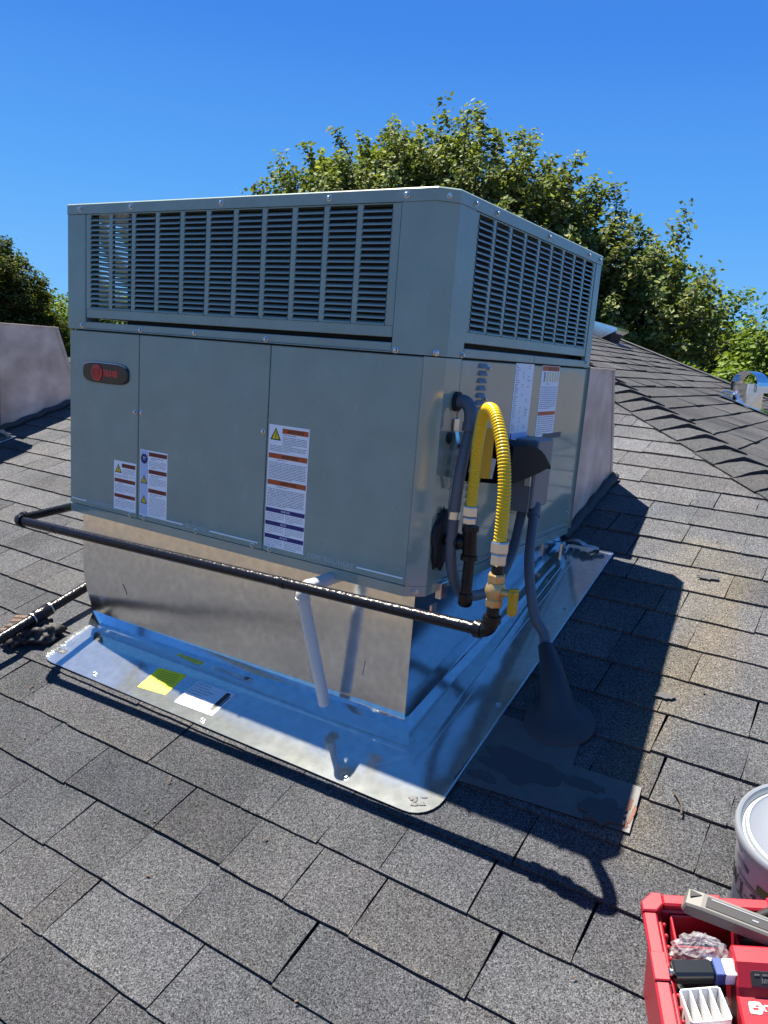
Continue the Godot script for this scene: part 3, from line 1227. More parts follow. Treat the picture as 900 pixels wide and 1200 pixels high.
func make_unit() -> Node3D:
	var u := thing("rooftop_unit", "large slate grey rooftop air conditioner with louvred top and warning labels in the middle", "air conditioner")
	var rb := Transform3D(Basis(Vector3.UP, PI / 2), Vector3.ZERO)     # faces +x: own x runs to -z
	# base rail and inner shell
	var st := new_st()
	prism(st, chamfered(-W + 0.004, -0.002, -D + 0.004, -0.002, CH), 0.0, 0.026, Transform3D(), 0.001)
	obj("base_rail", st, M.galv_paint if M.has("galv_paint") else M.gloss, u)
	st = new_st()
	prism(st, chamfered(-W + 0.016, -0.013, -D + 0.012, -0.013, CH), 0.026, H1 + 0.004)
	obj("inner_shell", st, M.dark, u)
	# lower front panels
	var panels := []
	for p in [[-W + 0.008, -0.9815], [-0.9785, -0.490], [-0.487, -CH - 0.001]]:
		panels.append(box("access_panel", Vector3(p[0], 0.028, -0.0125), Vector3(p[1], H1 - 0.004, 0.0), 0.0018, M.paint, u))
	st = new_st()
	prism(st, PackedVector2Array([Vector2(-CH, -0.0005), Vector2(-0.0005, -CH), Vector2(-0.0005, -0.116), Vector2(-0.013, -0.116), Vector2(-0.013, -CH - 0.006), Vector2(-CH - 0.005, -0.0125)]), 0.027, H1 - 0.003)
	obj("corner_post", st, M.gloss, u)
	# right side panel, rear post, back and left skins
	box("side_panel", Vector3(-0.0125, 0.045, -1.066), Vector3(0.0, H1 - 0.004, -0.119), 0.002, M.gloss, u)
	box("side_sill", Vector3(-0.0125, 0.0275, -1.066), Vector3(-0.002, 0.043, -0.119), 0.002, M.gloss, u)
	box("corner_post", Vector3(-0.0125, 0.0275, -D + CH + 0.01), Vector3(-0.001, H1 - 0.003, -1.068), 0.002, M.gloss, u)
	box("back_panel", Vector3(-W + 0.04, 0.028, -D + 0.002), Vector3(-0.04, H2 - 0.03, -D + 0.0115), 0.002, M.paint, u)
	box("left_panel", Vector3(-W + 0.003, 0.028, -D + 0.04), Vector3(-W + 0.0155, H1 - 0.004, -0.014), 0.002, M.paint, u)
	# flange between the lower cabinet and the louvred section
	st = new_st()
	cbox(st, Vector3(-1.2175, H1 + 0.003, -0.010), Vector3(-0.126, 0.596, 0.0025), 0.0015)
	cbox(st, Vector3(-1.2175, H1 + 0.0005, -0.010), Vector3(-0.126, H1 + 0.003, 0.006), 0.0008)
	cbox(st, Vector3(-0.010, H1 + 0.001, -0.562), Vector3(0.0025, 0.595, -0.119), 0.0015)
	cbox(st, Vector3(-0.010, H1 + 0.001, -1.012), Vector3(0.0025, 0.595, -0.5645), 0.0015)
	obj("middle_flange", st, M.paint, u)
	# posts of the upper section
	st = new_st()
	cbox(st, Vector3(-W, H1, -0.05), Vector3(-1.2185, 0.9047, 0.001), 0.0015)
	obj("corner_post", st, M.paint, u)
	st = new_st()
	prism(st, PackedVector2Array([Vector2(-0.125, 0.001), Vector2(-CH, 0.001), Vector2(0.001, -CH), Vector2(0.001, -0.118), Vector2(-0.012, -0.118), Vector2(-0.012, -CH - 0.006), Vector2(-CH - 0.006, -0.012), Vector2(-0.125, -0.012)]), H1, 0.9047)
	obj("corner_post", st, M.paint, u)
	st = new_st()
	prism(st, PackedVector2Array([Vector2(0.001, -1.013), Vector2(0.001, -D + CH), Vector2(-CH, -D), Vector2(-CH - 0.005, -D + 0.012), Vector2(-0.012, -D + CH + 0.006), Vector2(-0.012, -1.013)]), H1, 0.9047)
	obj("corner_post", st, M.paint, u)
	# grilles
	grille(u, -1.2155, -0.1275, -1.1945, -0.150, 11, T(0, 0, -0.001), 209, "front_grille", "louver_blade")
	grille(u, 0.1205, 1.0105, 0.140, 0.988, 9, Transform3D(rb.basis, Vector3(-0.001, 0, 0)), 91, "side_grille", "louver_blade")
	grille(u, 0.02, 1.05, 0.045, 1.02, 9, Transform3D(Basis(Vector3.UP, -PI / 2), Vector3(-W + 0.001, 0, -D + 0.02)), 0, "left_grille", "louver_blade")
	# what is behind them
	st = new_st()
	cbox(st, Vector3(-1.085, 0.58, -0.075), Vector3(-0.09, 0.903, -0.045))
	cbox(st, Vector3(-0.075, 0.58, -1.04), Vector3(-0.045, 0.903, -0.085))
	cbox(st, Vector3(-W + 0.02, 0.578, -D + 0.014), Vector3(-0.02, 0.581, -0.014))
	cbox(st, Vector3(-W + 0.05, 0.582, -D + 0.03), Vector3(-W + 0.07, 0.903, -0.30))
	obj("coil", st, M.coil, u)
	# cap
	st = new_st()
	prism(st, chamfered(-W - 0.002, 0.003, -D - 0.002, 0.003, CH), 0.9052, H2, Transform3D(), 0.003)
	obj("top_cap", st, M.paint, u)
	# fan guard on top
	var fg := new_st()
	for k in 5:
		var ring := PackedVector3Array()
		for i in 33:
			var an := TAU * i / 32
			ring.append(Vector3(-0.65 + cos(an) * (0.08 + 0.08 * k), H2 + 0.012, -0.55 + sin(an) * (0.08 + 0.08 * k)))
		tube(fg, ring, 0.003, 5, false)
	for k in 4:
		var an := PI * k / 4
		tube(fg, line(Vector3(-0.65 - cos(an) * 0.41, H2 + 0.008, -0.55 - sin(an) * 0.41), Vector3(-0.65 + cos(an) * 0.41, H2 + 0.008, -0.55 + sin(an) * 0.41)), 0.004, 5)
	obj("fan_guard", fg, M.dark, u)
	# screws
	var sm := screw_mesh()
	for p in [[-1.238, 0.919], [-1.017, 0.919], [-0.673, 0.919], [-0.327, 0.919], [-0.113, 0.919]]:
		put("screw", sm, M.screw, u, T(p[0], p[1], 0.003))
	for p in [[-1.232, 0.585], [-0.113, 0.580]]:
		put("screw", sm, M.screw, u, T(p[0], p[1], 0.001))
	for p in [[-0.972, 0.583], [-0.757, 0.586], [-0.504, 0.583]]:
		put("screw", sm, M.screw, u, T(p[0], p[1], 0.0025))
	for p in [[-0.993, 0.346], [-0.963, 0.347], [-0.501, 0.346], [-1.010, 0.034], [-0.949, 0.034], [-0.734, 0.034], [-0.521, 0.034], [-0.462, 0.034]]:
		put("screw", sm, M.screw, panels[0 if p[0] < -0.98 else (1 if p[0] < -0.49 else 2)], T(p[0], p[1], 0.0))
	for p in [[-0.109, 0.918], [-0.225, 0.918], [-0.575, 0.918], [-0.921, 0.918], [-1.031, 0.918]]:
		put("screw", sm, M.screw, u, Transform3D(rb.basis, Vector3(0.003, p[1], p[0])))
	for p in [[-0.112, 0.580, 0.001], [-1.02, 0.59, 0.001], [-0.27, 0.552, 0.0], [-0.262, 0.475, 0.0], [-1.02, 0.08, 0.0], [-0.15, 0.08, 0.0]]:
		put("screw", sm, M.screw, u, Transform3D(rb.basis, Vector3(p[2], p[1], p[0])))
	var cb := Basis(Vector3.UP, PI / 4)
	for y in [0.918, 0.580, 0.012]:
		put("screw", sm, M.screw, u, Transform3D(cb, Vector3(-CH / 2, y, -CH / 2) + Vector3(1, 0, 1) * (0.002 if y > 0.5 else 0.0)))
	# white lines and raised lettering along the foot of the panels
	for p in [[-1.284, -1.212], [-1.065, -0.990], [-0.969, -0.786], [-0.682, -0.503], [-0.478, -0.347], [-0.180, -0.046]]:
		box("white_line", Vector3(p[0], 0.0425, -0.0005), Vector3(p[1], 0.0465, 0.0012), 0.0006, M.white, panels[0 if p[0] < -0.98 else (1 if p[0] < -0.49 else 2)])
	for p in [["COMPRESSOR", -1.138], ["BLOWER", -0.734], ["CONTROL/HEAT", -0.262]]:
		var l := put("lettering", text_mesh(p[0], 0.0125), M.letter, panels[0 if p[1] < -0.98 else (1 if p[1] < -0.49 else 2)], T(p[1], 0.0445, 0.0003))
		var wd: float = {"COMPRESSOR": 0.136, "BLOWER": 0.082, "CONTROL/HEAT": 0.145}[p[0]]
		l.scale.x = wd / maxf(0.01, l.mesh.get_aabb().size.x)
	box("scratch", Vector3(-0.2145, 0.428, -0.0004), Vector3(-0.2130, 0.446, 0.0003), 0.0, M.pvc, panels[2]).rotation.z = 0.0
	# badge
	st = new_st()
	var oval := PackedVector2Array()
	for i in 40:
		var an := TAU * i / 40
		var cx := absf(cos(an))
		oval.append(Vector2(signf(cos(an)) * pow(cx, 0.45) * 0.102, signf(sin(an)) * pow(absf(sin(an)), 0.62) * 0.0305))
	slab(st, oval, 0.0, 0.008, T(-1.1215, 0.449, 0), 0.004)
	var bdg := obj("badge", st, M.badge, u)
	st = new_st()
	var arc := PackedVector3Array()
	for i in range(4, 17):
		arc.append(Vector3(-1.1215 + oval[i].x, 0.449 + oval[i].y * 1.0 - 0.001, 0.006))
	tube(st, arc, 0.0014, 5)
	obj("badge_trim", st, M.chrome, bdg)
	st = new_st()
	lathe(st, [Vector2(0.0, 0.0), Vector2(0.024, 0.0), Vector2(0.024, 0.003), Vector2(0.021, 0.004), Vector2(0.0, 0.004)], 24, Transform3D(Basis(Vector3(1, 0, 0), PI / 2), Vector3(-1.1535, 0.449, 0.0075)), false)
	obj("badge_emblem", st, M.red_mark, bdg)
	st = new_st()
	for k in 3:
		var ring := PackedVector3Array()
		for i in 17:
			var an := TAU * i / 16
			ring.append(Vector3(-1.1535 + cos(an) * (0.006 + 0.006 * k), 0.449 + sin(an) * (0.006 + 0.006 * k), 0.0117))
		tube(st, ring, 0.0011, 4, false)
	obj("emblem_rings", st, M.badge, bdg)
	var bt := put("badge_lettering", text_mesh("TRANE", 0.019), M.red_mark, bdg, T(-1.094, 0.449, 0.0083))
	bt.scale.x = 0.064 / maxf(0.01, bt.mesh.get_aabb().size.x)
	make_unit_labels(u)
	# stamped vents on the right side
	for j in 24:
		var s := new_st()
		var y := 0.553 - j * 0.0182
		var z := -0.2335
		s.set_smooth_group(-1)
		var a0 := Vector3(0.0003, y + 0.011, z + 0.022)
		var a1 := Vector3(0.0003, y + 0.011, z - 0.022)
		var b0 := Vector3(0.008, y - 0.001, z + 0.019)
		var b1 := Vector3(0.008, y - 0.001, z - 0.019)
		var c0 := Vector3(0.0003, y - 0.001, z + 0.022)
		var c1 := Vector3(0.0003, y - 0.001, z - 0.022)
		quad(s, a0, a1, b1, b0)
		tri(s, a0, b0, c0)
		tri(s, a1, c1, b1)
		var vl := obj("vent_louver", s, M.boxgrey, u)
		var h := new_st()
		quad(h, b0 + Vector3(-0.0005, 0, 0), b1 + Vector3(-0.0005, 0, 0), c1, c0)
		obj("vent_slot", h, M.dark, vl)
	# knock-outs, sealed pipe opening, strap
	st = new_st()
	lathe(st, [Vector2(0.0, 0.0005), Vector2(0.013, 0.0005), Vector2(0.0145, 0.003), Vector2(0.010, 0.005), Vector2(0.0, 0.004)], 14, Transform3D(Basis(Vector3(0, 0, 1), -PI / 2), Vector3(0.0, 0.385, -0.083)))
	obj("hole_plug", st, M.dark, u)
	st = new_st()
	blob(st, Vector3(0.004, 0.135, -0.085), Vector3(0.012, 0.075, 0.042), 9, 0.5)
	obj("sealant_patch", st, M.dark, u)
	st = new_st()
	cbox(st, Vector3(0.001, 0.395, -0.125), Vector3(0.005, 0.43, -0.098), 0.001)
	var sp := PackedVector3Array([Vector3(0.006, 0.40, -0.112), Vector3(0.016, 0.37, -0.110), Vector3(0.012, 0.33, -0.102), Vector3(0.018, 0.29, -0.100), Vector3(0.008, 0.26, -0.097)])
	for i in sp.size() - 1:
		var d := Vector3(0, 0, 0.009)
		quad(st, sp[i] + d, sp[i] - d, sp[i + 1] - d, sp[i + 1] + d)
	obj("hanger_strap", st, M.zinc, u)
	# exhaust hood of the furnace
	var hd := new_st()
	var prev := []
	for i in 9:
		var t := i / 8.0
		var z := lerpf(-0.178, -0.535, t)
		var x := 0.128 - 0.03 * t * t
		var yt := 0.386 - 0.012 * t - 0.088 * pow(t, 2.6)
		var yb := 0.282 + 0.012 * t
		var ring := [Vector3(0.001, yb - 0.01, z), Vector3(0.001, yt + 0.008, z), Vector3(x - 0.02, yt, z), Vector3(x, yt - 0.012 * (1 - t), z), Vector3(x, yb, z)]
		if i:
			hd.set_smooth_group(-1)
			for k in 5:
				var l := (k + 1) % 5
				quad(hd, prev[k], prev[l], ring[l], ring[k])
		else:
			for k in range(1, 4):
				tri(hd, ring[0], ring[k], ring[k + 1])
		if i == 8:
			for k in range(1, 4):
				tri(hd, ring[0], ring[k + 1], ring[k])
		prev = ring
	var hood := obj("exhaust_hood", hd, M.hood, u)
	st = new_st()
	slab(st, round_rect(0.06, 0.115, 0.02), 0.0, 0.012, Transform3D(Basis(Vector3.UP, PI / 2), Vector3(0.001, 0.338, -0.190)), 0.003)
	obj("hood_flange", st, M.hood, hood)
	var bc := Image.create(96, 96, false, Image.FORMAT_RGB8)
	bc.fill(Color(0.86, 0.86, 0.86))
	var r := RandomNumberGenerator.new()
	r.seed = 8
	var bx := 14
	while bx < 82:
		var w := r.randi_range(2, 5)
		bc.fill_rect(Rect2i(bx, 26, w, 48), Color(0.06, 0.06, 0.07))
		bx += w + r.randi_range(2, 4)
	put("barcode_sticker", plate(0.066, 0.05), label_mat(bc), hood, Transform3D(Basis(Vector3(0, 0, 1), -0.12), Vector3(0.052, 0.318, -0.1765)))
	# power box on the right side
	var pb := Vector3(0, 0.17, -0.615)
	var pbx := box("power_box", pb + Vector3(0.002, 0.0, 0.0), pb + Vector3(0.07, 0.195, 0.118), 0.004, M.boxgrey, u)
	box("power_box_cover", pb + Vector3(-0.0, -0.012, 0.1185), pb + Vector3(0.062, 0.168, 0.1235), 0.002, M.boxgrey, pbx)
	box("power_box_hasp", pb + Vector3(0.044, 0.065, 0.124), pb + Vector3(0.062, 0.10, 0.130), 0.001, M.zinc, pbx)
	box("power_box_sticker", Vector3(0.0, 0.350, -0.86), Vector3(0.0015, 0.366, -0.70), 0.0, M.sealant, pbx)
	# brackets at the foot
	st = new_st()
	cbox(st, Vector3(-0.004, -0.018, -0.135), Vector3(0.012, 0.024, -0.095), 0.002)
	cbox(st, Vector3(0.006, -0.068, -0.082), Vector3(0.012, -0.022, -0.052), 0.002)
	cbox(st, Vector3(0.004, -0.085, -1.01), Vector3(0.014, -0.02, -0.975), 0.002)
	obj("hold_down_clip", st, M.zinc, u)
	# tabs of paint wear at the upper rear of the right side
	return u


# An uneven lump.
func blob(st: SurfaceTool, c: Vector3, half: Vector3, sd: int, rough := 0.35, n := 12) -> void:
	var ns := FastNoiseLite.new()
	ns.seed = sd
	ns.frequency = 0.9
	ns.fractal_octaves = 3
	st.set_smooth_group(0)
	var g := []
	for i in n + 1:
		var row := []
		for k in n * 2:
			var a := PI * i / n
			var b := PI * k / n
			var d := Vector3(sin(a) * cos(b), cos(a), sin(a) * sin(b))
			row.append(c + d * half * (1.0 + rough * ns.get_noise_3dv(d * 1.6)))
		g.append(row)
	for i in n:
		for k in n * 2:
			var l := (k + 1) % (n * 2)
			quad(st, g[i][k], g[i][l], g[i + 1][l], g[i + 1][k])


# A thin irregular patch lying in the plane of x and z of its transform.
func patch(st: SurfaceTool, x: Transform3D, rx: float, rz: float, h: float, sd: int, n := 26) -> void:
	var ns := FastNoiseLite.new()
	ns.seed = sd
	ns.frequency = 1.0
	ns.fractal_octaves = 3
	var o := PackedVector2Array()
	for i in n:
		var a := TAU * i / n
		var k := 1.0 + 0.55 * ns.get_noise_2d(cos(a) * 1.4, sin(a) * 1.4)
		o.append(Vector2(cos(a) * rx * k, sin(a) * rz * k))
	prism(st, o, 0.0, h, x, minf(h * 0.6, 0.001))


# -------------------------------------------------------------------- curb and flashing
func make_curb() -> Node3D:
	var c := thing("roof_curb", "galvanised sheet metal curb with wide flashing flange under the big grey unit", "roof curb", Vector3(0, 0, 0))
	var st := new_st()
	# front wall: flat sheet with a rolled left edge and a lower hem that flares outwards
	var rowsx := [-1.292, -1.268, -1.1, -0.9, -0.65, -0.4, -0.2, -0.10, -0.024]
	var zoff := [-0.053, -0.030, -0.030, -0.030, -0.030, -0.030, -0.030, -0.030, -0.030]
	var prof := [0.0, 0.25, 0.45, 0.6, 0.75, 0.87, 0.93]
	var g := []
	for j in prof.size() + 1:
		var row := []
		for i in rowsx.size():
			var x: float = rowsx[i]
			var t: float = (x + 1.292) / 1.268
			var bot := lerpf(-0.362, -0.337, t)
			var y: float = bot if j == prof.size() else minf(0.0, lerpf(0.0, lerpf(-0.352, -0.350, t), prof[j]))
			# the left end is drawn in towards the foot
			if y < -0.19:
				var pull := pow((-0.19 - y) / 0.17, 1.6) * 0.075
				x += pull * clampf((-0.9 - x) / 0.39, 0.0, 1.0)
			row.append(Vector3(x, y, zoff[i] + (lerpf(0.036, 0.034, t) if j == prof.size() else 0.0)))
		g.append(row)
	for j in prof.size() - 1:
		for i in rowsx.size() - 1:
			st.set_smooth_group(1 if i == 0 else 2)
			quad(st, g[j][i], g[j][i + 1], g[j + 1][i + 1], g[j + 1][i])
	var hs := new_st()
	for i in rowsx.size() - 1:
		hs.set_smooth_group(1)
		var j := prof.size() - 1
		quad(hs, g[j][i], g[j][i + 1], g[j + 1][i + 1], g[j + 1][i])
	obj("hem", hs, M.galv, c)
	obj("front_wall", st, M.galv, c)
	# right wall, left wall and back wall
	st = new_st()
	var s0 := Vector3(-0.024, 0, -0.0301)
	var s1 := Vector3(-0.024, 0, -1.08)
	quad(st, s0, s1, Vector3(-0.024, -0.06, -1.08), Vector3(-0.024, -0.330, -0.0301))
	tri(st, Vector3(-0.024, -0.330, -0.0301), Vector3(-0.024, -0.06, -1.08), Vector3(-0.004, -0.065, -1.08))
	tri(st, Vector3(-0.024, -0.330, -0.0301), Vector3(-0.004, -0.065, -1.08), Vector3(-0.004, -0.338, -0.024))
	quad(st, s1, Vector3(-1.292, 0, -1.08), Vector3(-1.2, -0.06, -1.08), Vector3(-0.024, -0.06, -1.08))
	quad(st, Vector3(-1.292, 0, -1.08), Vector3(-1.292, 0, -0.052), Vector3(-1.22, -0.36, -0.052), Vector3(-1.2, -0.06, -1.08))
	obj("side_wall", st, M.galv, c)
	st = new_st()
	quad(st, Vector3(-1.29, -0.002, -1.08), Vector3(-0.026, -0.002, -1.08), Vector3(-0.026, -0.002, -0.055), Vector3(-1.29, -0.002, -0.055))
	obj("curb_top", st, M.galv, c)
	# upturn of the flashing round the foot of the curb
	st = new_st()
	var a := Vector3(-1.145, -0.350, 0.010)
	var b := Vector3(0.012, -0.332, 0.010)
	var a2 := Vector3(-1.145, Y0 + 0.014, -0.008)
	var b2 := Vector3(0.008, Y0 + 0.014, -0.008)
	quad(st, a, b, b2, a2)
	quad(st, Vector3(-1.145, -0.338, -0.06), Vector3(-0.02, -0.322, -0.06), b, a)
	quad(st, Vector3(-0.03, -0.322, -0.06), Vector3(-0.03, -0.04, -1.10), Vector3(0.012, -0.05, -1.10), b)
	var zb := -1.10
	var rise := -SL * zb
	quad(st, b, Vector3(0.012, -0.06 + 0.01, zb), Vector3(0.008, Y0 + rise + 0.014, zb), b2)
	quad(st, Vector3(-1.145, -0.05, zb), a, a2, Vector3(-1.145, Y0 + rise + 0.012, zb))
	obj("flashing_upturn", st, M.mirror, c)
	# flange: a sheet on the roof with rounded corners and a hole
	var out := PackedVector2Array()
	var x0 := -1.253
	var x1 := 0.161
	var v1 := 0.158
	var v0 := -1.15
	for q in [[x0 + 0.07, v1 - 0.07, PI / 2, PI, 0.07], [x0 + 0.01, v0 + 0.01, PI, PI * 1.5, 0.01], [x1 - 0.01, v0 + 0.01, PI * 1.5, TAU, 0.01], [x1 - 0.07, v1 - 0.07, 0, PI / 2, 0.07]]:
		for k in 7:
			var an := lerpf(q[2], q[3], k / 6.0)
			out.append(Vector2(q[0] + cos(an) * q[4], q[1] + sin(an) * q[4]))
	var strips := [
		PackedVector2Array([Vector2(-3, -0.012), Vector2(3, -0.012), Vector2(3, 3), Vector2(-3, 3)]),
		PackedVector2Array([Vector2(0.006, -3), Vector2(3, -3), Vector2(3, -0.012), Vector2(0.006, -0.012)]),
		PackedVector2Array([Vector2(-3, -3), Vector2(-1.142, -3), Vector2(-1.142, -0.012), Vector2(-3, -0.012)]),
		PackedVector2Array([Vector2(-1.142, -3), Vector2(0.013, -3), Vector2(0.013, -1.16), Vector2(-1.142, -1.16)])]
	st = new_st()
	var rx := Transform3D(Basis(Vector3(1, 0, 0), NU, EV), Vector3(0, Y0, 0))
	for s in strips:
		for pg in Geometry2D.intersect_polygons(out, s):
			prism(st, pg, 0.0115, 0.0130, rx)
	obj("flange", st, M.flash, c)
	# stiffening creases and dark joint beside the upturn
	st = new_st()
	tube(st, line(rp(-1.13, -0.004, 0.0132), rp(0.005, -0.004, 0.0132)), 0.0012, 6)
	tube(st, line(rp(0.030, 0.012, 0.0132), rp(0.030, -1.12, 0.0132)), 0.0016, 6)
	tube(st, line(rp(0.052, 0.0, 0.0130), rp(0.052, -1.12, 0.0130)), 0.0012, 6)
	tube(st, line(rp(0.158, 0.08, 0.0135), rp(0.158, -1.14, 0.0135)), 0.0022, 6)
	tube(st, line(rp(0.016, 0.010, 0.0132), rp(-0.045, 0.075, 0.0132)), 0.0009, 5)
	obj("flange_crease", st, M.flash, c)
	# mastic dabs over the corner nails
	for q in [[-1.205, 0.105, 4], [0.112, 0.118, 5], [0.115, -1.10, 6]]:
		st = new_st()
		var s := RandomNumberGenerator.new()
		s.seed = q[2]
		for k in 9:
			var an := s.randf() * TAU
			var rr := s.randf_range(0.006, 0.016)
			blob(st, Vector3(cos(an) * rr * 1.3, 0, sin(an) * rr), Vector3(s.randf_range(0.003, 0.010), 0.0012, s.randf_range(0.002, 0.006)), q[2] + k, 0.6, 5)
		obj("sealant_dab", st, M.sealant, c, on_roof(q[0], q[1] * EV.z, 0.0138, 0.4))
	# stickers on the front flange
	var r := RandomNumberGenerator.new()
	r.seed = 12
	var fb := Basis(Vector3(1, 0, 0), EV * -1.0, NU)
	var y := Image.create(140, 128, false, Image.FORMAT_RGB8)
	y.fill(Color(0.95, 0.88, 0.03))
	print_para(y, 26, 14, 100, 6, Color(0.12, 0.12, 0.05), r, 12, true)
	var yp := put("yellow_sticker", plate(0.105, 0.094), label_mat(y), c, Transform3D(fb * Basis(Vector3(0, 0, 1), 0.10), at_roof(-0.782, 0.066, 0.0132)))
	yp.set_meta("label", "yellow printed sticker on the front flange")
	var w := Image.create(180, 128, false, Image.FORMAT_RGB8)
	w.fill(Color(0.80, 0.83, 0.86))
	for k in 8:
		print_para(w, 8, 8 + k * 13, 126, 1, INK, r, 8, true)
	w.fill_rect(Rect2i(146, 6, 20, 100), Color(0.1, 0.1, 0.13))
	w.fill_rect(Rect2i(168, 20, 6, 60), INK)
	var wp := put("white_sticker", plate(0.142, 0.098), label_mat(w), c, Transform3D(fb * Basis(Vector3(0, 0, 1), 0.03), at_roof(-0.610, 0.067, 0.0132)))
	wp.set_meta("label", "white printed sticker on the front flange")
	# fasteners and a scratch
	var sm := screw_mesh()
	for q in [[-1.0, 0.13], [-0.55, 0.135], [-0.08, 0.13], [0.135, -0.25], [0.135, -0.72], [-1.21, -0.3]]:
		put("screw", sm, M.screw, c, Transform3D(fb, at_roof(q[0], q[1], 0.0130)))
	for z in [-0.25, -0.6, -0.92]:
		put("screw", sm, M.screw, c, Transform3D(Basis(Vector3.UP, PI / 2), Vector3(-0.024, -0.028, z)))
	st = new_st()
	tube(st, PackedVector3Array([Vector3(-1.075, -0.205, -0.0296), Vector3(-1.062, -0.222, -0.0296), Vector3(-1.055, -0.236, -0.0296)]), 0.0011, 4)
	tube(st, PackedVector3Array([Vector3(-0.152, -0.205, -0.0296), Vector3(-0.158, -0.245, -0.0296)]), 0.0008, 4)
	obj("scratch", st, M.mastic, c)
	# loose strap at the right rear corner of the flange
	st = new_st()
	var sp := [at_roof(-0.02, -1.075, 0.03), at_roof(0.03, -1.085, 0.040), at_roof(0.07, -1.07, 0.036), at_roof(0.11, -1.085, 0.022)]
	var cs := curve(sp, 5)
	for i in cs.size() - 1:
		var dd := Vector3(0.004, 0.0, 0.022 + 0.003 * sin(i * 1.7))
		quad(st, cs[i] - dd, cs[i + 1] - dd, cs[i + 1] + dd, cs[i] + dd)
	obj("loose_strap", st, M.zinc, c)
	return c


# -------------------------------------------------------------------- duct box behind the unit
func make_duct() -> Node3D:
	var d := thing("sheet_metal_duct", "pinkish weathered sheet metal duct box right behind the big grey unit", "duct", Vector3(0, 0, -1.12))
	var st := new_st()
	# side outline in (z, y), measured from the front of the duct
	var zs := [0.0, -0.375, -0.535, 0.0]
	var x0 := -1.17
	var x1 := -0.04
	var o := PackedVector2Array([Vector2(0.0, 0.572), Vector2(-0.378, 0.572), Vector2(-0.548, 0.115), Vector2(0.0, -0.055)])
	for k in 4:
		var a := o[k]
		var b := o[(k + 1) % 4]
		quad(st, Vector3(x1, a.y, a.x), Vector3(x0, a.y, a.x), Vector3(x0, b.y, b.x), Vector3(x1, b.y, b.x))
	for x in [x0, x1]:
		quad(st, Vector3(x, o[0].y, o[0].x), Vector3(x, o[1].y, o[1].x), Vector3(x, o[2].y, o[2].x), Vector3(x, o[3].y, o[3].x))
	obj("duct_body", st, M.duct, d)
	st = new_st()
	cbox(st, Vector3(x0 - 0.004, 0.567, -0.384), Vector3(x1 + 0.004, 0.576, 0.0), 0.001)
	var e := Transform3D(Basis(Vector3(1, 0, 0), Vector3(0, 0.457, 0.17).normalized(), Vector3(0, -0.17, 0.457).normalized()), Vector3(0, 0.115, -0.548))
	for x in [x0, x1]:
		cbox(st, Vector3(x - 0.004, 0.0, -0.004), Vector3(x + 0.004, 0.484, 0.016), 0.001, e)
	obj("duct_seam", st, M.duct, d)
	# base flashing with black mastic
	st = new_st()
	for x in [x0 - 0.012, x1 + 0.012]:
		var pr := PackedVector3Array()
		for i in 12:
			var z := lerpf(-1.11, -1.665, i / 11.0)
			pr.append(at_roof(x, z, 0.02 + 0.006 * sin(i * 2.3)) - d.position)
		tube(st, pr, 0.02, 7)
	obj("base_mastic", st, M.mastic, d)
	return d


# -------------------------------------------------------------------- gas line
func elbow(st: SurfaceTool, at: Vector3, d0: Vector3, d1: Vector3, r: float, collar := 1.32) -> void:
	d0 = d0.normalized()
	d1 = d1.normalized()
	var k := r * 2.1
	var pts := PackedVector3Array()
	for i in 9:
		var t := i / 8.0
		pts.append((at - d0 * k) * (1 - t) * (1 - t) + at * 2.0 * t * (1 - t) + (at + d1 * k) * t * t)
	tube(st, pts, r * 1.2, 14)
	tube(st, line(at - d0 * (k + r * 0.5), at - d0 * (k - r * 0.6)), r * collar * 1.08, 14)
	tube(st, line(at + d1 * (k - r * 0.6), at + d1 * (k + r * 0.5)), r * collar * 1.08, 14)


func hexnut(st: SurfaceTool, a: Vector3, b: Vector3, r: float) -> void:
	var d := (b - a).normalized()
	var pts := PackedVector3Array([a, a + d * r * 0.15, b - d * r * 0.15, b])
	# flat sides
	var n := pts.size()
	var up := Vector3(0.3, 0.1, 0.9)
	up = (up - d * up.dot(d)).normalized()
	var sd := d.cross(up)
	var rr := [r * 0.9, r, r, r * 0.9]
	st.set_smooth_group(-1)
	for i in n - 1:
		for k in 6:
			var p := []
			for q in [[i, k], [i, k + 1], [i + 1, k + 1], [i + 1, k]]:
				var an: float = TAU * q[1] / 6.0
				p.append(pts[q[0]] + (up * cos(an) + sd * sin(an)) * rr[q[0]])
			quad(st, p[0], p[1], p[2], p[3])
	for k in 6:
		var p0: Vector3 = a + (up * cos(TAU * k / 6) + sd * sin(TAU * k / 6)) * rr[0]
		var p1: Vector3 = a + (up * cos(TAU * (k + 1) / 6) + sd * sin(TAU * (k + 1) / 6)) * rr[0]
		tri(st, a, p1, p0)
		tri(st, b, p0 - a + b, p1 - a + b)


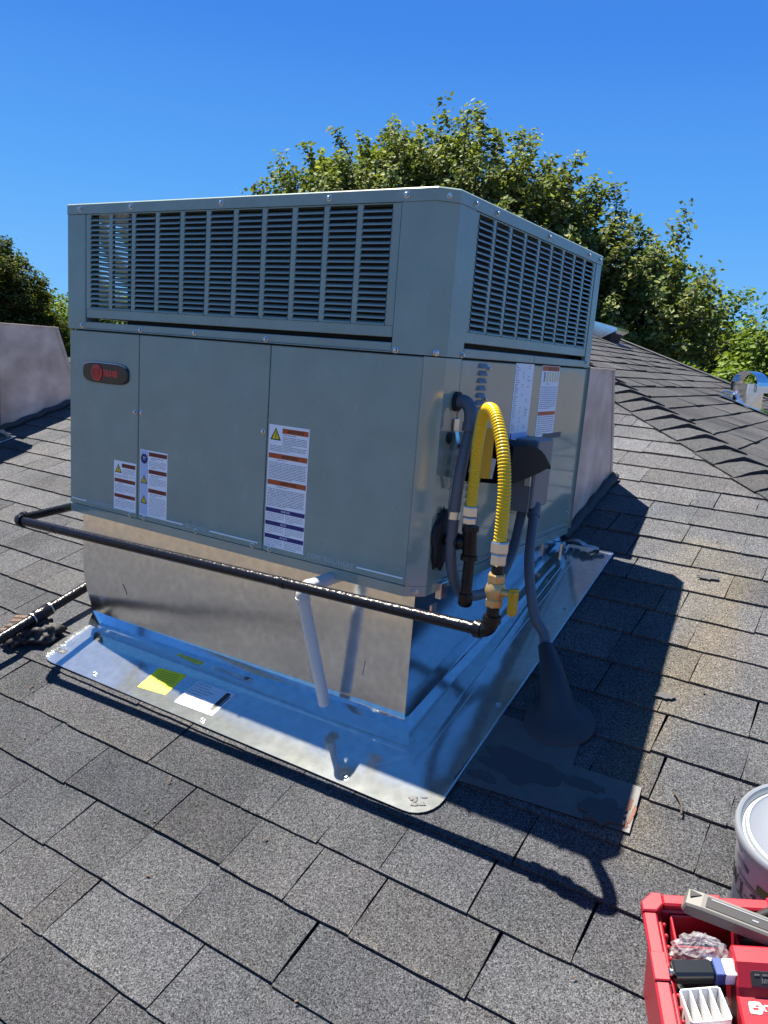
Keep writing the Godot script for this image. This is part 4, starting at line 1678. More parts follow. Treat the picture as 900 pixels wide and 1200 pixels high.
func make_gas_line() -> void:
	var pl := Vector3(-1.322, -0.012, 0.170)
	var pr := Vector3(0.249, 0.021, 0.132)
	var t := thing("gas_pipe", "long black iron gas pipe with elbows running across the front of the unit", "pipe", pl)
	var st := new_st()
	var dx := (pr - pl).normalized()
	tube(st, line(dx * 0.02, pr - pl - dx * 0.02), 0.0134, 16)
	obj("straight_run", st, M.black_pipe, t)
	st = new_st()
	var mid := (pr - pl) * 0.655
	tube(st, line(mid - dx * 0.004, mid + dx * 0.008), 0.0150, 14)
	tube(st, line((pr - pl) * 0.12, (pr - pl) * 0.121), 0.0142, 14)
	obj("collar", st, M.black_pipe, t)
	st = new_st()
	var back := Vector3(-0.018, 0.075, -1.0).normalized()
	elbow(st, Vector3.ZERO, -dx, back, 0.0134)
	obj("elbow", st, M.black_pipe, t)
	st = new_st()
	var e1 := back * 1.18
	tube(st, PackedVector3Array([back * 0.02, e1, e1 + Vector3(0, -0.03, -0.02), Vector3(e1.x, Y0 - SL * (e1.z + pl.z - 0.03) - pl.y, e1.z - 0.03)]), 0.0134, 14)
	obj("return_run", st, M.black_pipe, t)
	st = new_st()
	elbow(st, pr - pl, dx, Vector3.UP, 0.0134)
	obj("elbow", st, M.black_pipe, t)
	st = new_st()
	tube(st, line(pr - pl + Vector3(0, 0.02, 0), pr - pl + Vector3(0.001, 0.068, 0)), 0.0134, 14)
	obj("riser", st, M.black_pipe, t)

	# ball valve
	var vb := pr + Vector3(0.001, 0.056, 0)
	var v := thing("ball_valve", "brass ball valve with a yellow lever on top of the black gas pipe riser", "valve", vb)
	st = new_st()
	hexnut(st, Vector3(0, 0, 0), Vector3(0, 0.018, 0), 0.0195)
	lathe(st, [Vector2(0.016, 0.016), Vector2(0.020, 0.026), Vector2(0.022, 0.034), Vector2(0.020, 0.043), Vector2(0.016, 0.052)], 18)
	hexnut(st, Vector3(0, 0.05, 0), Vector3(0, 0.070, 0), 0.0195)
	lathe(st, [Vector2(0.0, 0.0), Vector2(0.0075, 0.0), Vector2(0.0075, 0.03), Vector2(0.0, 0.03)], 12, Transform3D(Basis(Vector3(0, 0, 1), -PI / 2) , Vector3(0.012, 0.035, 0.004)))
	obj("valve_body", st, M.brass, v)
	st = new_st()
	lathe(st, [Vector2(0.0, 0.0), Vector2(0.012, 0.0), Vector2(0.012, 0.008), Vector2(0.0, 0.008)], 12, Transform3D(Basis(Vector3(0, 0, 1), -PI / 2), Vector3(0.034, 0.035, 0.004)), false)
	slab(st, PackedVector2Array([Vector2(-0.011, 0.014), Vector2(0.011, 0.014), Vector2(0.012, -0.040), Vector2(0.0, -0.046), Vector2(-0.010, -0.040)]), 0.0, 0.006, Transform3D(Basis(Vector3.UP, PI / 2 - 0.5), Vector3(0.040, 0.033, 0.002)), 0.0015)
	cbox(st, Vector3(0.034, -0.008, -0.008), Vector3(0.048, 0.043, 0.014), 0.003)
	obj("valve_lever", st, M.yellow, v)
	# nipple above it
	st = new_st()
	tube(st, line(Vector3(0, 0.066, 0), Vector3(0, 0.092, 0)), 0.0125, 14)
	obj("nipple", st, M.black_pipe, v)

	# yellow corrugated hose over to the tee at the unit
	var h0 := vb + Vector3(0.0, 0.088, 0)
	var tee := Vector3(0.082, 0.135, -0.088)
	var hb := tee + Vector3(-0.002, 0.085, 0.012)
	var h := thing("gas_hose", "bright yellow corrugated gas hose arching from the ball valve to the unit", "hose", h0)
	st = new_st()
	hexnut(st, Vector3(0, 0.0, 0), Vector3(0, 0.024, 0), 0.0175)
	hexnut(st, Vector3(0, 0.025, 0), Vector3(-0.0005, 0.050, 0), 0.0200)
	obj("end_nut", st, M.zinc, h)
	st = new_st()
	hexnut(st, hb - h0 + Vector3(0, -0.030, 0), hb - h0 + Vector3(0, -0.013, 0), 0.0165)
	hexnut(st, hb - h0 + Vector3(0, -0.012, 0), hb - h0 + Vector3(0, 0.014, 0), 0.0185)
	obj("end_nut", st, M.zinc, h)
	var s := Vector3(-0.001, 0.05, 0)
	var e := hb - h0 + Vector3(0, 0.014, 0)
	var path := curve([s, s + Vector3(-0.004, 0.10, -0.005), s + Vector3(-0.024, 0.182, -0.022), s + Vector3(-0.061, 0.243, -0.055), Vector3(0.158, 0.472, 0.045) - h0, Vector3(0.122, 0.455, -0.005) - h0, e + Vector3(0.018, 0.155, 0.035), e + Vector3(0.006, 0.08, 0.010), e], 10)
	# resample evenly so that the ribs keep their pitch
	var cv := Curve3D.new()
	for p in path:
		cv.add_point(p)
	var length := cv.get_baked_length()
	var n := int(length / 0.0014)
	var pts := PackedVector3Array()
	var rad := []
	for i in n + 1:
		pts.append(cv.sample_baked(length * i / n, true))
		rad.append(0.0132 + 0.0011 * sin(TAU * length * i / n / 0.0068))
	st = new_st()
	tube(st, pts, rad, 16, false)
	var ct := obj("corrugated_tube", st, M.hose, h)
	# tag round the hose above the tee
	st = new_st()
	var tg := Transform3D(Basis(Vector3(0, 1, 0), 0.7), e + Vector3(0.022, 0.125, 0.022))
	cbox(st, Vector3(-0.008, -0.055, -0.012), Vector3(0.030, 0.062, -0.0105), 0.0, tg)
	obj("hose_tag", st, M.yellow, ct)

	# tee and drip leg
	var d := thing("drip_leg", "black iron tee with capped drip leg hanging beside the unit's right side", "pipe fitting", tee)
	st = new_st()
	tube(st, line(Vector3(0, -0.032, -0.002), Vector3(-0.001, 0.046, 0.010)), 0.0175, 16)
	for y in [-0.034, 0.038]:
		tube(st, line(Vector3(0, y, 0.004 + y * 0.1), Vector3(0, y + 0.012, 0.004 + y * 0.1)), 0.0205, 16)
	tube(st, line(Vector3(0, 0.005, 0), Vector3(-0.035, 0.005, 0.0)), 0.0175, 14)
	tube(st, line(Vector3(-0.028, 0.005, 0), Vector3(-0.040, 0.005, 0.0)), 0.0205, 14)
	obj("tee", st, M.black_pipe, d)
	st = new_st()
	tube(st, line(Vector3(-0.03, 0.005, 0), Vector3(-0.083, 0.005, 0.0)), 0.0134, 14)
	obj("inlet", st, M.black_pipe, d)
	st = new_st()
	tube(st, line(Vector3(0, -0.03, -0.002), Vector3(0.001, -0.125, 0.0)), 0.0134, 14)
	obj("leg", st, M.black_pipe, d)
	st = new_st()
	tube(st, PackedVector3Array([Vector3(0.001, -0.118, 0), Vector3(0.001, -0.122, 0), Vector3(0.001, -0.144, 0), Vector3(0.001, -0.15, 0)]), [0.0165, 0.0175, 0.0175, 0.013], 14)
	obj("cap", st, M.black_pipe, d)

	# lower black pipe on its support block, left
	var lp := thing("roof_pipe", "black pipe lying low over the shingles left of the curb", "pipe", at_roof(-1.352, 0.2, 0.075))
	st = new_st()
	var dn := EV
	tube(st, line(dn * -0.95, dn * 1.3), 0.0165, 16)
	obj("straight_run", st, M.black_pipe, lp)
	st = new_st()
	tube(st, PackedVector3Array([dn * -0.20, dn * -0.197, dn * -0.135, dn * -0.13]), [0.018, 0.0215, 0.0215, 0.018], 16)
	var cpl := obj("coupling", st, M.black_pipe, lp)
	for k in [-0.198, -0.132]:
		st = new_st()
		tube(st, line(dn * k, dn * (k + 0.004)), 0.0222, 14)
		obj("printed_ring", st, M.zinc, cpl)
	var wb := tag(wood_block(), "weathered split wood block under the low black pipe", "wood block")
	wb.transform = on_roof(-1.425, 0.075, 0.012, 0.35)
	st = new_st()
	blob(st, Vector3.ZERO, Vector3(0.075, 0.028, 0.05), 41, 0.9, 14)
	blob(st, Vector3(-0.05, 0.0, 0.04), Vector3(0.05, 0.02, 0.04), 42, 0.9, 12)
	var ms := obj("mastic_lump", st, M.rubber, null, on_roof(-1.345, 0.075, 0.03, 0.2))
	tag(ms, "black tarry mastic lump with debris beneath the low pipe", "mastic lump")


func wood_block() -> Node3D:
	var t := Node3D.new()
	t.name = numbered("wood_block")
	add_child(t)
	var r := RandomNumberGenerator.new()
	r.seed = 15
	for k in 4:
		var st := new_st()
		var z := -0.05 + k * 0.024
		var x := r.randf_range(-0.012, 0.012)
		cbox(st, Vector3(-0.06 + x, 0.0, z), Vector3(0.055 + x, 0.024 - k * 0.002 + r.randf() * 0.006, z + 0.021), 0.004)
		obj("split_strip", st, M.wood, t)
	return t


# -------------------------------------------------------------------- conduits, boot and plate
func make_conduits() -> void:
	var a := Vector3(0.0, 0.471, -0.105)
	var t := thing("looping_conduit", "grey flexible conduit looping from the unit's side down and up to the power box", "conduit", a)
	var st := new_st()
	tube(st, curve([Vector3(0.004, 0, 0), Vector3(0.026, 0.0, 0), Vector3(0.042, -0.018, 0.002), Vector3(0.046, -0.05, 0.004)], 6), 0.0165, 14)
	obj("angle_connector", st, M.conduit, t)
	st = new_st()
	tube(st, line(Vector3(0.001, 0, 0), Vector3(0.008, 0, 0)), 0.024, 12)
	obj("lock_ring", st, M.dark, t)
	st = new_st()
	tube(st, line(Vector3(0.046, -0.045, 0.004), Vector3(0.046, -0.066, 0.005)), 0.0195, 10)
	obj("gland_nut", st, M.conduit, t)
	st = new_st()
	tube(st, curve([Vector3(0.046, 0.405, -0.10) - a, Vector3(0.042, 0.30, -0.078) - a, Vector3(0.038, 0.20, -0.075) - a, Vector3(0.036, 0.09, -0.085) - a, Vector3(0.042, 0.005, -0.135) - a, Vector3(0.052, -0.026, -0.225) - a, Vector3(0.052, -0.022, -0.335) - a, Vector3(0.042, 0.045, -0.455) - a, Vector3(0.032, 0.125, -0.515) - a, Vector3(0.028, 0.172, -0.535) - a], 8), 0.0138, 14)
	var ft := obj("flexible_tube", st, M.conduit, t)
	st = new_st()
	tube(st, line(Vector3(0.0375, 0.196, -0.075) - a, Vector3(0.0375, 0.214, -0.075) - a), 0.0155, 12)
	obj("printed_band", st, M.zinc, ft)

	var bc := at_roof(0.30, -0.258, 0.013)
	var top := Vector3(0.207, -0.172, -0.362)
	var c2 := thing("supply_conduit", "grey conduit curving from the power box down into the roof boot", "conduit", top)
	st = new_st()
	tube(st, curve([Vector3(0, -0.02, 0.006), Vector3(-0.018, 0.030, -0.022), Vector3(-0.055, 0.078, -0.028), Vector3(-0.098, 0.20, -0.062), Vector3(-0.130, 0.300, -0.140), Vector3(-0.146, 0.345, -0.180)], 8), 0.0142, 14)
	obj("flexible_tube", st, M.conduit, c2)
	st = new_st()
	tube(st, line(Vector3(-0.138, 0.318, -0.158), Vector3(-0.147, 0.349, -0.183)), 0.0185, 10)
	obj("gland_nut", st, M.conduit, c2)

	var b := thing("roof_boot", "dark conical roof boot sealed round the conduit in the unit's shadow", "roof boot", bc)
	st = new_st()
	var axis := (top - bc).normalized()
	var last := []
	for i in 13:
		var k := i / 12.0
		var n := NU.lerp(axis, smoothstep(0.0, 0.6, k)).normalized()
		var u := (Vector3(1, 0, 0) - n * n.x).normalized()
		var w := n.cross(u)
		var rr := lerpf(0.066, 0.0205, pow(k, 0.5)) + 0.014 * maxf(0.0, 0.15 - k) / 0.15
		var c := (top - bc) * k + Vector3(0, 0.015 * sin(PI * k), 0) + axis * (0.012 * k)
		var ring := []
		for j in 22:
			ring.append(c + (u * cos(TAU * j / 22) + w * sin(TAU * j / 22)) * rr)
		st.set_smooth_group(0)
		if i:
			for j in 22:
				var l := (j + 1) % 22
				quad(st, last[j], last[l], ring[l], ring[j])
		last = ring
	st.set_smooth_group(-1)
	for j in 22:
		tri(st, top - bc + axis * 0.013, last[j], last[(j + 1) % 22])
	obj("cone", st, M.boot, b)
	st = new_st()
	lathe(st, [Vector2(0.0, 0.012), Vector2(0.075, 0.010), Vector2(0.088, 0.004), Vector2(0.09, 0.0)], 28, Transform3D(Basis(Vector3(1, 0, 0), NU, EV), Vector3.ZERO))
	obj("collar", st, M.mastic, b)

	var pl := thing("flashing_plate", "flat dull metal flashing plate with rusty corner beneath the roof boot", "flashing", at_roof(0.36, -0.06))
	st = new_st()
	var rx := Transform3D(Basis(Vector3(1, 0, 0), NU, EV), Vector3.ZERO)
	prism(st, PackedVector2Array([Vector2(-0.21, 0.085), Vector2(0.195, 0.052), Vector2(0.182, -0.085), Vector2(0.02, -0.082), Vector2(0.012, -0.16), Vector2(-0.20, -0.17)]), 0.0115, 0.0130, rx)
	obj("sheet", st, M.galv_old, pl)
	st = new_st()
	patch(st, rx * T(0.130, 0.0131, 0.024), 0.05, 0.034, 0.006, 77)
	patch(st, rx * T(-0.08, 0.0131, -0.02), 0.10, 0.045, 0.0015, 78)
	patch(st, rx * T(-0.15, 0.0131, 0.045), 0.035, 0.014, 0.0012, 79)
	patch(st, rx * T(0.06, 0.0131, -0.035), 0.05, 0.016, 0.0012, 84)
	obj("mastic_patch", st, M.mastic, pl)
	st = new_st()
	patch(st, rx * T(0.178, 0.0131, 0.036), 0.010, 0.010, 0.0008, 80)
	patch(st, rx * T(0.172, 0.0131, -0.02), 0.007, 0.02, 0.0008, 81)
	patch(st, rx * T(0.186, 0.0131, 0.0), 0.004, 0.03, 0.0008, 82)
	obj("rust_patch", st, M.rust, pl)


# -------------------------------------------------------------------- drain
func make_drain() -> void:
	var e := Vector3(-0.264, -0.007, 0.112)
	var t := thing("drain_pipe", "white plastic drain pipe slanting from under the unit down to the flashing", "pipe", e)
	var st := new_st()
	tube(st, line(Vector3(0.004, 0.004, -0.150), Vector3(0, 0, -0.012)), 0.0165, 16)
	obj("stub", st, M.pvc, t)
	st = new_st()
	elbow(st, Vector3.ZERO, Vector3(0, 0, 1), Vector3(0.08, -0.95, -0.29), 0.0140, 1.2)
	obj("elbow", st, M.pvc, t)
	st = new_st()
	tube(st, line(Vector3(0.0, -0.02, -0.008), Vector3(0.026, -0.326, -0.094)), 0.0155, 16)
	obj("drop", st, M.pvc, t)


# -------------------------------------------------------------------- vents on the far slope
func make_roof_things() -> void:
	var e2 := Vector3(1, -SL, 0).normalized()
	var n2 := Vector3(SL, 1, 0).normalized()
	# low slant-back vent near the far edge
	var p := Vector3(-1.56, 0.363 + SL * 1.56, -6.15)
	var t := thing("slant_vent", "low grey metal slant-back vent near the far roof edge, beside the unit's top right", "roof vent", p)
	t.basis = Basis(e2, n2, Vector3(0, 0, 1))
	var st := new_st()
	slab(st, PackedVector2Array([Vector2(-0.22, 0.012), Vector2(-0.13, 0.13), Vector2(0.16, 0.155), Vector2(0.17, 0.135), Vector2(0.06, 0.02)]), -0.2, 0.2)
	obj("hood", st, M.galv, t)
	st = new_st()
	cbox(st, Vector3(-0.3, 0.008, -0.28), Vector3(0.25, 0.014, 0.28), 0.001)
	obj("base_flange", st, M.galv_old, t)
	st = new_st()
	cbox(st, Vector3(0.03, 0.014, -0.17), Vector3(0.13, 0.13, 0.17), 0.0)
	obj("throat", st, M.dark, t)
	# round pipe vent with an arched rain cap
	p = Vector3(-0.03, 0.363 + SL * 0.03, -5.05)
	t = thing("pipe_vent", "round galvanised pipe vent with an arched open rain cap at the right edge", "roof vent", p)
	st = new_st()
	lathe(st, [Vector2(0.0, 0.135), Vector2(0.100, 0.14), Vector2(0.103, 0.178), Vector2(0.106, 0.178), Vector2(0.106, -0.05), Vector2(0.0, -0.05)], 26)
	obj("collar_pipe", st, M.galv, t)
	st = new_st()
	var last := []
	var hb := Basis(Vector3.UP, -0.6)
	for i in 13:
		var a := PI * i / 12.0
		var c := hb * Vector3(cos(a) * 0.126, 0.165 + sin(a) * 0.105, 0)
		var d := hb * Vector3(cos(a) * 0.123, 0.165 + sin(a) * 0.102, 0)
		var hz := hb * Vector3(0, 0, 0.06)
		var ring := [c + hz, c - hz, d - hz, d + hz]
		if i:
			for k in 4:
				var l := (k + 1) % 4
				quad(st, last[k], last[l], ring[l], ring[k])
		last = ring
	for s in [-1.0, 1.0]:
		cbox(st, Vector3(s * 0.1245 - 0.0015, 0.115, -0.06), Vector3(s * 0.1245 + 0.0015, 0.165, 0.06), 0.0, Transform3D(hb, Vector3.ZERO))
	obj("rain_cap", st, M.galv, t)
	st = new_st()
	var bx := Transform3D(Basis(e2, n2, Vector3(0, 0, 1)), Vector3.ZERO)
	cbox(st, Vector3(-0.21, 0.018, -0.18), Vector3(0.18, 0.022, 0.18), 0.001, bx)
	cbox(st, Vector3(-0.19, 0.023, 0.02), Vector3(-0.11, 0.065, 0.10), 0.01, bx)
	obj("base_flange", st, M.galv, t)


# -------------------------------------------------------------------- the same set again, next to the left edge of the picture
func make_neighbour(unit: Node3D, curb: Node3D, duct: Node3D) -> void:
	var dx := Vector3(-3.395, 0, 0)
	var l := {unit: "second grey rooftop air conditioner just beyond the left edge, throwing a shadow on the shingles", curb: "second galvanised curb at the left edge, its sunlit flange corner lying on the shingles", duct: "pinkish weathered sheet metal duct box at the left edge before the evergreen"}
	for o in [unit, curb, duct]:
		var c: Node3D = o.duplicate()
		c.name = numbered(String(o.name))
		add_child(c)
		c.position = o.position + dx
		c.set_meta("label", l[o])


# -------------------------------------------------------------------- pail
func make_pail() -> void:
	var t := thing("lidded_pail", "pale metal-lidded pail with a green-striped label behind the red toolbox", "pail", at_roof(0.876, 0.045, 0.012))
	t.basis = Basis(Vector3(1, 0, 0), NU, EV)
	var st := new_st()
	lathe(st, [Vector2(0.0, 0.0), Vector2(0.104, 0.0), Vector2(0.107, 0.004), Vector2(0.113, 0.205), Vector2(0.114, 0.212), Vector2(0.0, 0.212)], 64)
	obj("body", st, M.pail, t)
	st = new_st()
	lathe(st, [Vector2(0.1145, 0.205), Vector2(0.1175, 0.207), Vector2(0.1195, 0.214), Vector2(0.120, 0.222), Vector2(0.1185, 0.229), Vector2(0.1155, 0.232), Vector2(0.111, 0.230), Vector2(0.1085, 0.225), Vector2(0.1065, 0.219), Vector2(0.104, 0.219), Vector2(0.1005, 0.225), Vector2(0.097, 0.226), Vector2(0.093, 0.223), Vector2(0.0, 0.222)], 72)
	obj("lid", st, M.lid, t)
	# print on the side, bent round the body
	var facing := deg_to_rad(90.0)       # angle of +z
	var band := func(a0: float, a1: float, y0: float, y1: float, m: Material, called: String) -> void:
		var s := new_st()
		s.set_smooth_group(0)
		for i in 16:
			var p := []
			for k in [0, 1]:
				var an := facing + deg_to_rad(-lerpf(a0, a1, (i + k) / 16.0))
				for y in [y0, y1]:
					var rr: float = 0.1072 + 0.0063 * y / 0.21 + 0.0006
					p.append(Vector3(cos(an) * rr, y, sin(an) * rr))
			quad(s, p[1], p[3], p[2], p[0])
		obj(called, s, m, t)
	band.call(-34.0, 40.0, 0.148, 0.164, M.green, "green_stripe")
	band.call(-62.0, -24.0, 0.143, 0.1455, M.ink, "printed_rule")
	band.call(-48.0, -16.0, 0.137, 0.1385, M.ink, "printed_rule")
	band.call(-60.0, -16.0, 0.090, 0.0935, M.ink, "printed_rule")
	band.call(-66.0, -45.0, 0.165, 0.176, M.sealant, "printed_rule")
	band.call(-58.0, -40.0, 0.068, 0.073, M.sealant, "printed_rule")
	band.call(-54.0, -42.0, 0.060, 0.064, M.sealant, "printed_rule")
	var tm := text_mesh("W1-18", 0.034, true, true, 0.0006)
	var ar := tm.get_mesh_arrays() if tm.has_method("get_mesh_arrays") else tm.surface_get_arrays(0)
	var vs: PackedVector3Array = ar[Mesh.ARRAY_VERTEX]
	var ix: PackedInt32Array = ar[Mesh.ARRAY_INDEX]
	var box_ := tm.get_aabb()
	var s2 := new_st()
	var place := func(p: Vector3) -> Vector3:
		var k := (p.x - box_.position.x) / box_.size.x
		var an := facing + deg_to_rad(lerpf(80.0, 18.0, k))
		var y := 0.114 + p.y
		var rr: float = 0.1072 + 0.0063 * y / 0.21 + 0.0008 + p.z
		return Vector3(cos(an) * rr, y, sin(an) * rr)
	if ix.size():
		for i in ix:
			s2.add_vertex(place.call(vs[i]))
	else:
		for p in vs:
			s2.add_vertex(place.call(p))
	obj("lettering", s2, M.ink, t)
	# wire handle lying back
	st = new_st()
	var hp := PackedVector3Array()
	for i in 15:
		var a := PI * i / 14.0
		hp.append(Vector3(cos(a) * 0.122, 0.185 - sin(a) * 0.09, -sin(a) * 0.095 - 0.02))
	tube(st, hp, 0.002, 6)
	obj("wire_handle", st, M.zinc, t)


# -------------------------------------------------------------------- toolbox and its contents
func make_toolbox() -> void:
	var an := deg_to_rad(-24.5)
	var B := Basis(Vector3(1, 0, 0), NU, EV)
	var ex := B * Vector3(cos(an), 0, sin(an))
	var ez := B * Vector3(-sin(an), 0, cos(an))
	var bas := Basis(ex, NU, ez)
	var O := Vector3(0.661, -0.261, 0.369)
	var h := 0.238
	var t := thing("toolbox", "open red plastic toolbox full of tools at the lower right", "toolbox", O - NU * h)
	t.basis = bas
	var U := Vector3(0, h, 0)
	var LX := 0.50
	var LZ := 0.36
	# walls
	var st := new_st()
	cbox(st, Vector3(0.012, 0.0, 0.010), Vector3(0.026, h - 0.014, LZ - 0.01), 0.003)
	cbox(st, Vector3(LX - 0.026, 0.0, 0.010), Vector3(LX - 0.012, h - 0.014, LZ - 0.01), 0.003)
	cbox(st, Vector3(0.026, 0.0, 0.006), Vector3(LX - 0.026, h - 0.014, 0.018), 0.003)
	cbox(st, Vector3(0.026, 0.0, LZ - 0.018), Vector3(LX - 0.026, h - 0.014, LZ - 0.006), 0.003)
	cbox(st, Vector3(0.026, 0.002, 0.018), Vector3(LX - 0.026, 0.012, LZ - 0.018), 0.0)
	obj("walls", st, M.red, t)
	# rim with cut corners and raised lugs
	st = new_st()
	cbox(st, Vector3(0.030, h - 0.014, -0.004), Vector3(LX - 0.03, h, 0.016), 0.003)
	cbox(st, Vector3(-0.004, h - 0.014, 0.030), Vector3(0.018, h, LZ - 0.03), 0.003)
	cbox(st, Vector3(LX - 0.018, h - 0.014, 0.030), Vector3(LX + 0.004, h, LZ - 0.03), 0.003)
	cbox(st, Vector3(0.03, h - 0.014, LZ - 0.016), Vector3(LX - 0.03, h, LZ + 0.004), 0.003)
	for q in [[-0.004, -0.004, 1, 1], [LX + 0.004, -0.004, -1, 1], [-0.004, LZ + 0.004, 1, -1], [LX + 0.004, LZ + 0.004, -1, -1]]:
		var c := Vector2(q[0], q[1])
		var sx := Vector2(q[2], 0)
		var sz := Vector2(0, q[3])
		prism(st, PackedVector2Array([c + sx * 0.034, c + sx * 0.018, c + sz * 0.018, c + sz * 0.034, c + sx * 0.022 + sz * 0.034, c + sx * 0.034 + sz * 0.021]), h - 0.016, h + 0.003, Transform3D(), 0.002)
	for x in [0.075, 0.19, 0.33]:
		cbox(st, Vector3(x, h + 0.0003, -0.0045), Vector3(x + 0.045, h + 0.004, 0.0165), 0.002)
	for z in [0.10, 0.24]:
		cbox(st, Vector3(-0.0045, h + 0.0003, z), Vector3(0.0185, h + 0.004, z + 0.045), 0.002)
	obj("rim", st, M.red, t)
	for k in 9:
		if k in [4]:
			continue
		var s := new_st()
		cbox(s, Vector3(0.026, 0.06, 0.034 + k * 0.019), Vector3(0.032, h - 0.018, 0.040 + k * 0.019), 0.002)
		obj("wall_rib", s, M.red, t)
	# inner tray: deck, bin and dividers
	st = new_st()
	cbox(st, Vector3(0.028, h - 0.088, 0.019), Vector3(LX - 0.028, h - 0.080, LZ - 0.019), 0.0)
	obj("tray_floor", st, M.rubber, t)
	st = new_st()
	for q in [[0.040, 0.0185, 0.136, 0.0225], [0.040, 0.072, 0.136, 0.076], [0.040, 0.0225, 0.044, 0.072], [0.132, 0.0225, 0.136, 0.072]]:
		cbox(st, Vector3(q[0], h - 0.0795, q[1]), Vector3(q[2], h - 0.018, q[3]), 0.0015)
	obj("bin", st, M.red, t)

	var put_in := func(called: String, label: String, cat: String, at: Vector3) -> Node3D:
		var n := thing(called, label, cat, t.transform * (U + at))
		n.basis = bas
		return n
	# grey multi-tool lying over the back rim
	var g: Node3D = put_in.call("utility_knife", "long grey utility knife lying across the toolbox's back rim", "knife", Vector3(0.058, 0.0045, 0.020))
	g.basis = bas * Basis(Vector3.UP, deg_to_rad(-23.0))
	st = new_st()
	slab(st, PackedVector2Array([Vector2(0.0, 0.010), Vector2(0.006, 0.026), Vector2(0.028, 0.028), Vector2(0.30, 0.024), Vector2(0.30, 0.002), Vector2(0.02, 0.0), Vector2(0.004, 0.002)]), -0.015, 0.015, Transform3D(), 0.003)
	obj("handle", st, M.grey_tool, g)
	st = new_st()
	cbox(st, Vector3(0.034, 0.0275, -0.011), Vector3(0.29, 0.0288, 0.009), 0.0006, Transform3D(Basis(Vector3(0, 0, 1), -0.0147), Vector3(0, 0.0007, 0)))
	obj("dark_inlay", st, M.rubber, g)
	st = new_st()
	cbox(st, Vector3(0.04, 0.0289, -0.0085), Vector3(0.28, 0.0296, -0.0065), 0.0, Transform3D(Basis(Vector3(0, 0, 1), -0.0147), Vector3(0, 0.0007, 0)))
	cbox(st, Vector3(0.10, 0.0290, 0.0), Vector3(0.109, 0.0298, 0.003), 0.0, Transform3D(Basis(Vector3(0, 0, 1), -0.0147), Vector3(0, 0.0007, 0)))
	obj("blade_edge", st, M.zinc, g)
	st = new_st()
	prism(st, PackedVector2Array([Vector2(0.008, -0.012), Vector2(0.026, -0.009), Vector2(0.010, 0.001)]), 0.0284, 0.0292)
	obj("hang_slot", st, M.rubber, g)
	# crumpled clear bag
	g = put_in.call("plastic_bag", "crumpled clear plastic bag stuffed in the red bin", "plastic bag", Vector3(0.072, -0.055, 0.082))
	st = new_st()
	var ns := FastNoiseLite.new()
	ns.seed = 4
	ns.frequency = 1.0
	ns.fractal_octaves = 4
	ns.noise_type = FastNoiseLite.TYPE_CELLULAR
	var gr := []
	for i in 25:
		var row := []
		for k in 48:
			var a := PI * i / 24.0
			var b := PI * k / 24.0
			var d := Vector3(sin(a) * cos(b), cos(a), sin(a) * sin(b))
			row.append(Vector3(0, 0.03, 0) + d * Vector3(0.048, 0.042, 0.031) * (1.14 + 0.62 * ns.get_noise_3dv(d * 3.0)))
		gr.append(row)
	st.set_smooth_group(-1)
	for i in 24:
		for k in 48:
			var l := (k + 1) % 48
			quad(st, gr[i][k], gr[i][l], gr[i + 1][l], gr[i + 1][k])
	obj("film", st, M.bag, g)
	st = new_st()
	cbox(st, Vector3(0.010, 0.010, -0.002), Vector3(0.030, 0.024, 0.014), 0.003, Transform3D(Basis(Vector3(0.2, 1, 0.1).normalized(), 0.5), Vector3.ZERO))
	obj("paper_insert", st, M.white, g)
	# black and white marking torch
	g = put_in.call("work_light", "black and white slim work light lying in the middle of the toolbox", "work light", Vector3(0.024, -0.008, 0.124))
	var wl := Transform3D(Basis(Vector3.UP, 0.075), Vector3.ZERO)
	st = new_st()
	cbox(st, Vector3(0.0, -0.012, -0.014), Vector3(0.060, 0.013, 0.013), 0.004, wl)
	obj("black_body", st, M.badge, g)
	st = new_st()
	cbox(st, Vector3(0.0603, -0.012, -0.0138), Vector3(0.074, 0.0128, 0.0128), 0.001, wl)
	obj("blue_band", st, M.navy, g)
	st = new_st()
	cbox(st, Vector3(0.0743, -0.012, -0.0135), Vector3(0.105, 0.0126, 0.0125), 0.0015, wl)
	obj("white_end", st, M.white, g)
	st = new_st()
	tube(st, line(Vector3(-0.003, 0, 0), Vector3(0.0005, 0, 0)), 0.006, 10)
	obj("lens", st, M.zinc, g)
	# red modular case
	g = put_in.call("red_case", "small red modular storage case with black nameplate in the toolbox's right half", "case", Vector3(0.112, -0.080, 0.088))
	st = new_st()
	var px := Transform3D(Basis(Vector3(0, 0, 1), Vector3(0, 1, 0), Vector3(-1, 0, 0)), Vector3.ZERO)
	# outline in (z, y), extruded along x
	slab(st, PackedVector2Array([Vector2(0.0, 0.0), Vector2(0.0, 0.092), Vector2(0.006, 0.098), Vector2(0.030, 0.098), Vector2(0.052, 0.072), Vector2(0.058, 0.060), Vector2(0.105, 0.050), Vector2(0.105, 0.0)]), -0.20, 0.0, px, 0.003)
	obj("shell", st, M.red, g)
	# nameplate on the slanting face
	var nd := Vector3(0, 0.022, 0.026).normalized()
	var fx := Basis(Vector3(1, 0, 0), Vector3(0, 0.026, -0.022).normalized(), nd)
	var np := Vector3(0.075, 0.0853, 0.0412)
	st = new_st()
	slab(st, round_rect(0.11, 0.020, 0.003), -0.001, 0.0012, Transform3D(fx, np + nd * 0.0004 + fx.y * -0.004))
	obj("nameplate", st, M.rubber, g)
	put("nameplate_lettering", text_mesh("MODULAR STORAGE", 0.0062, true), M.grey_tool, g, Transform3D(fx, np + nd * 0.0018 + fx.y * -0.007))
	st = new_st()
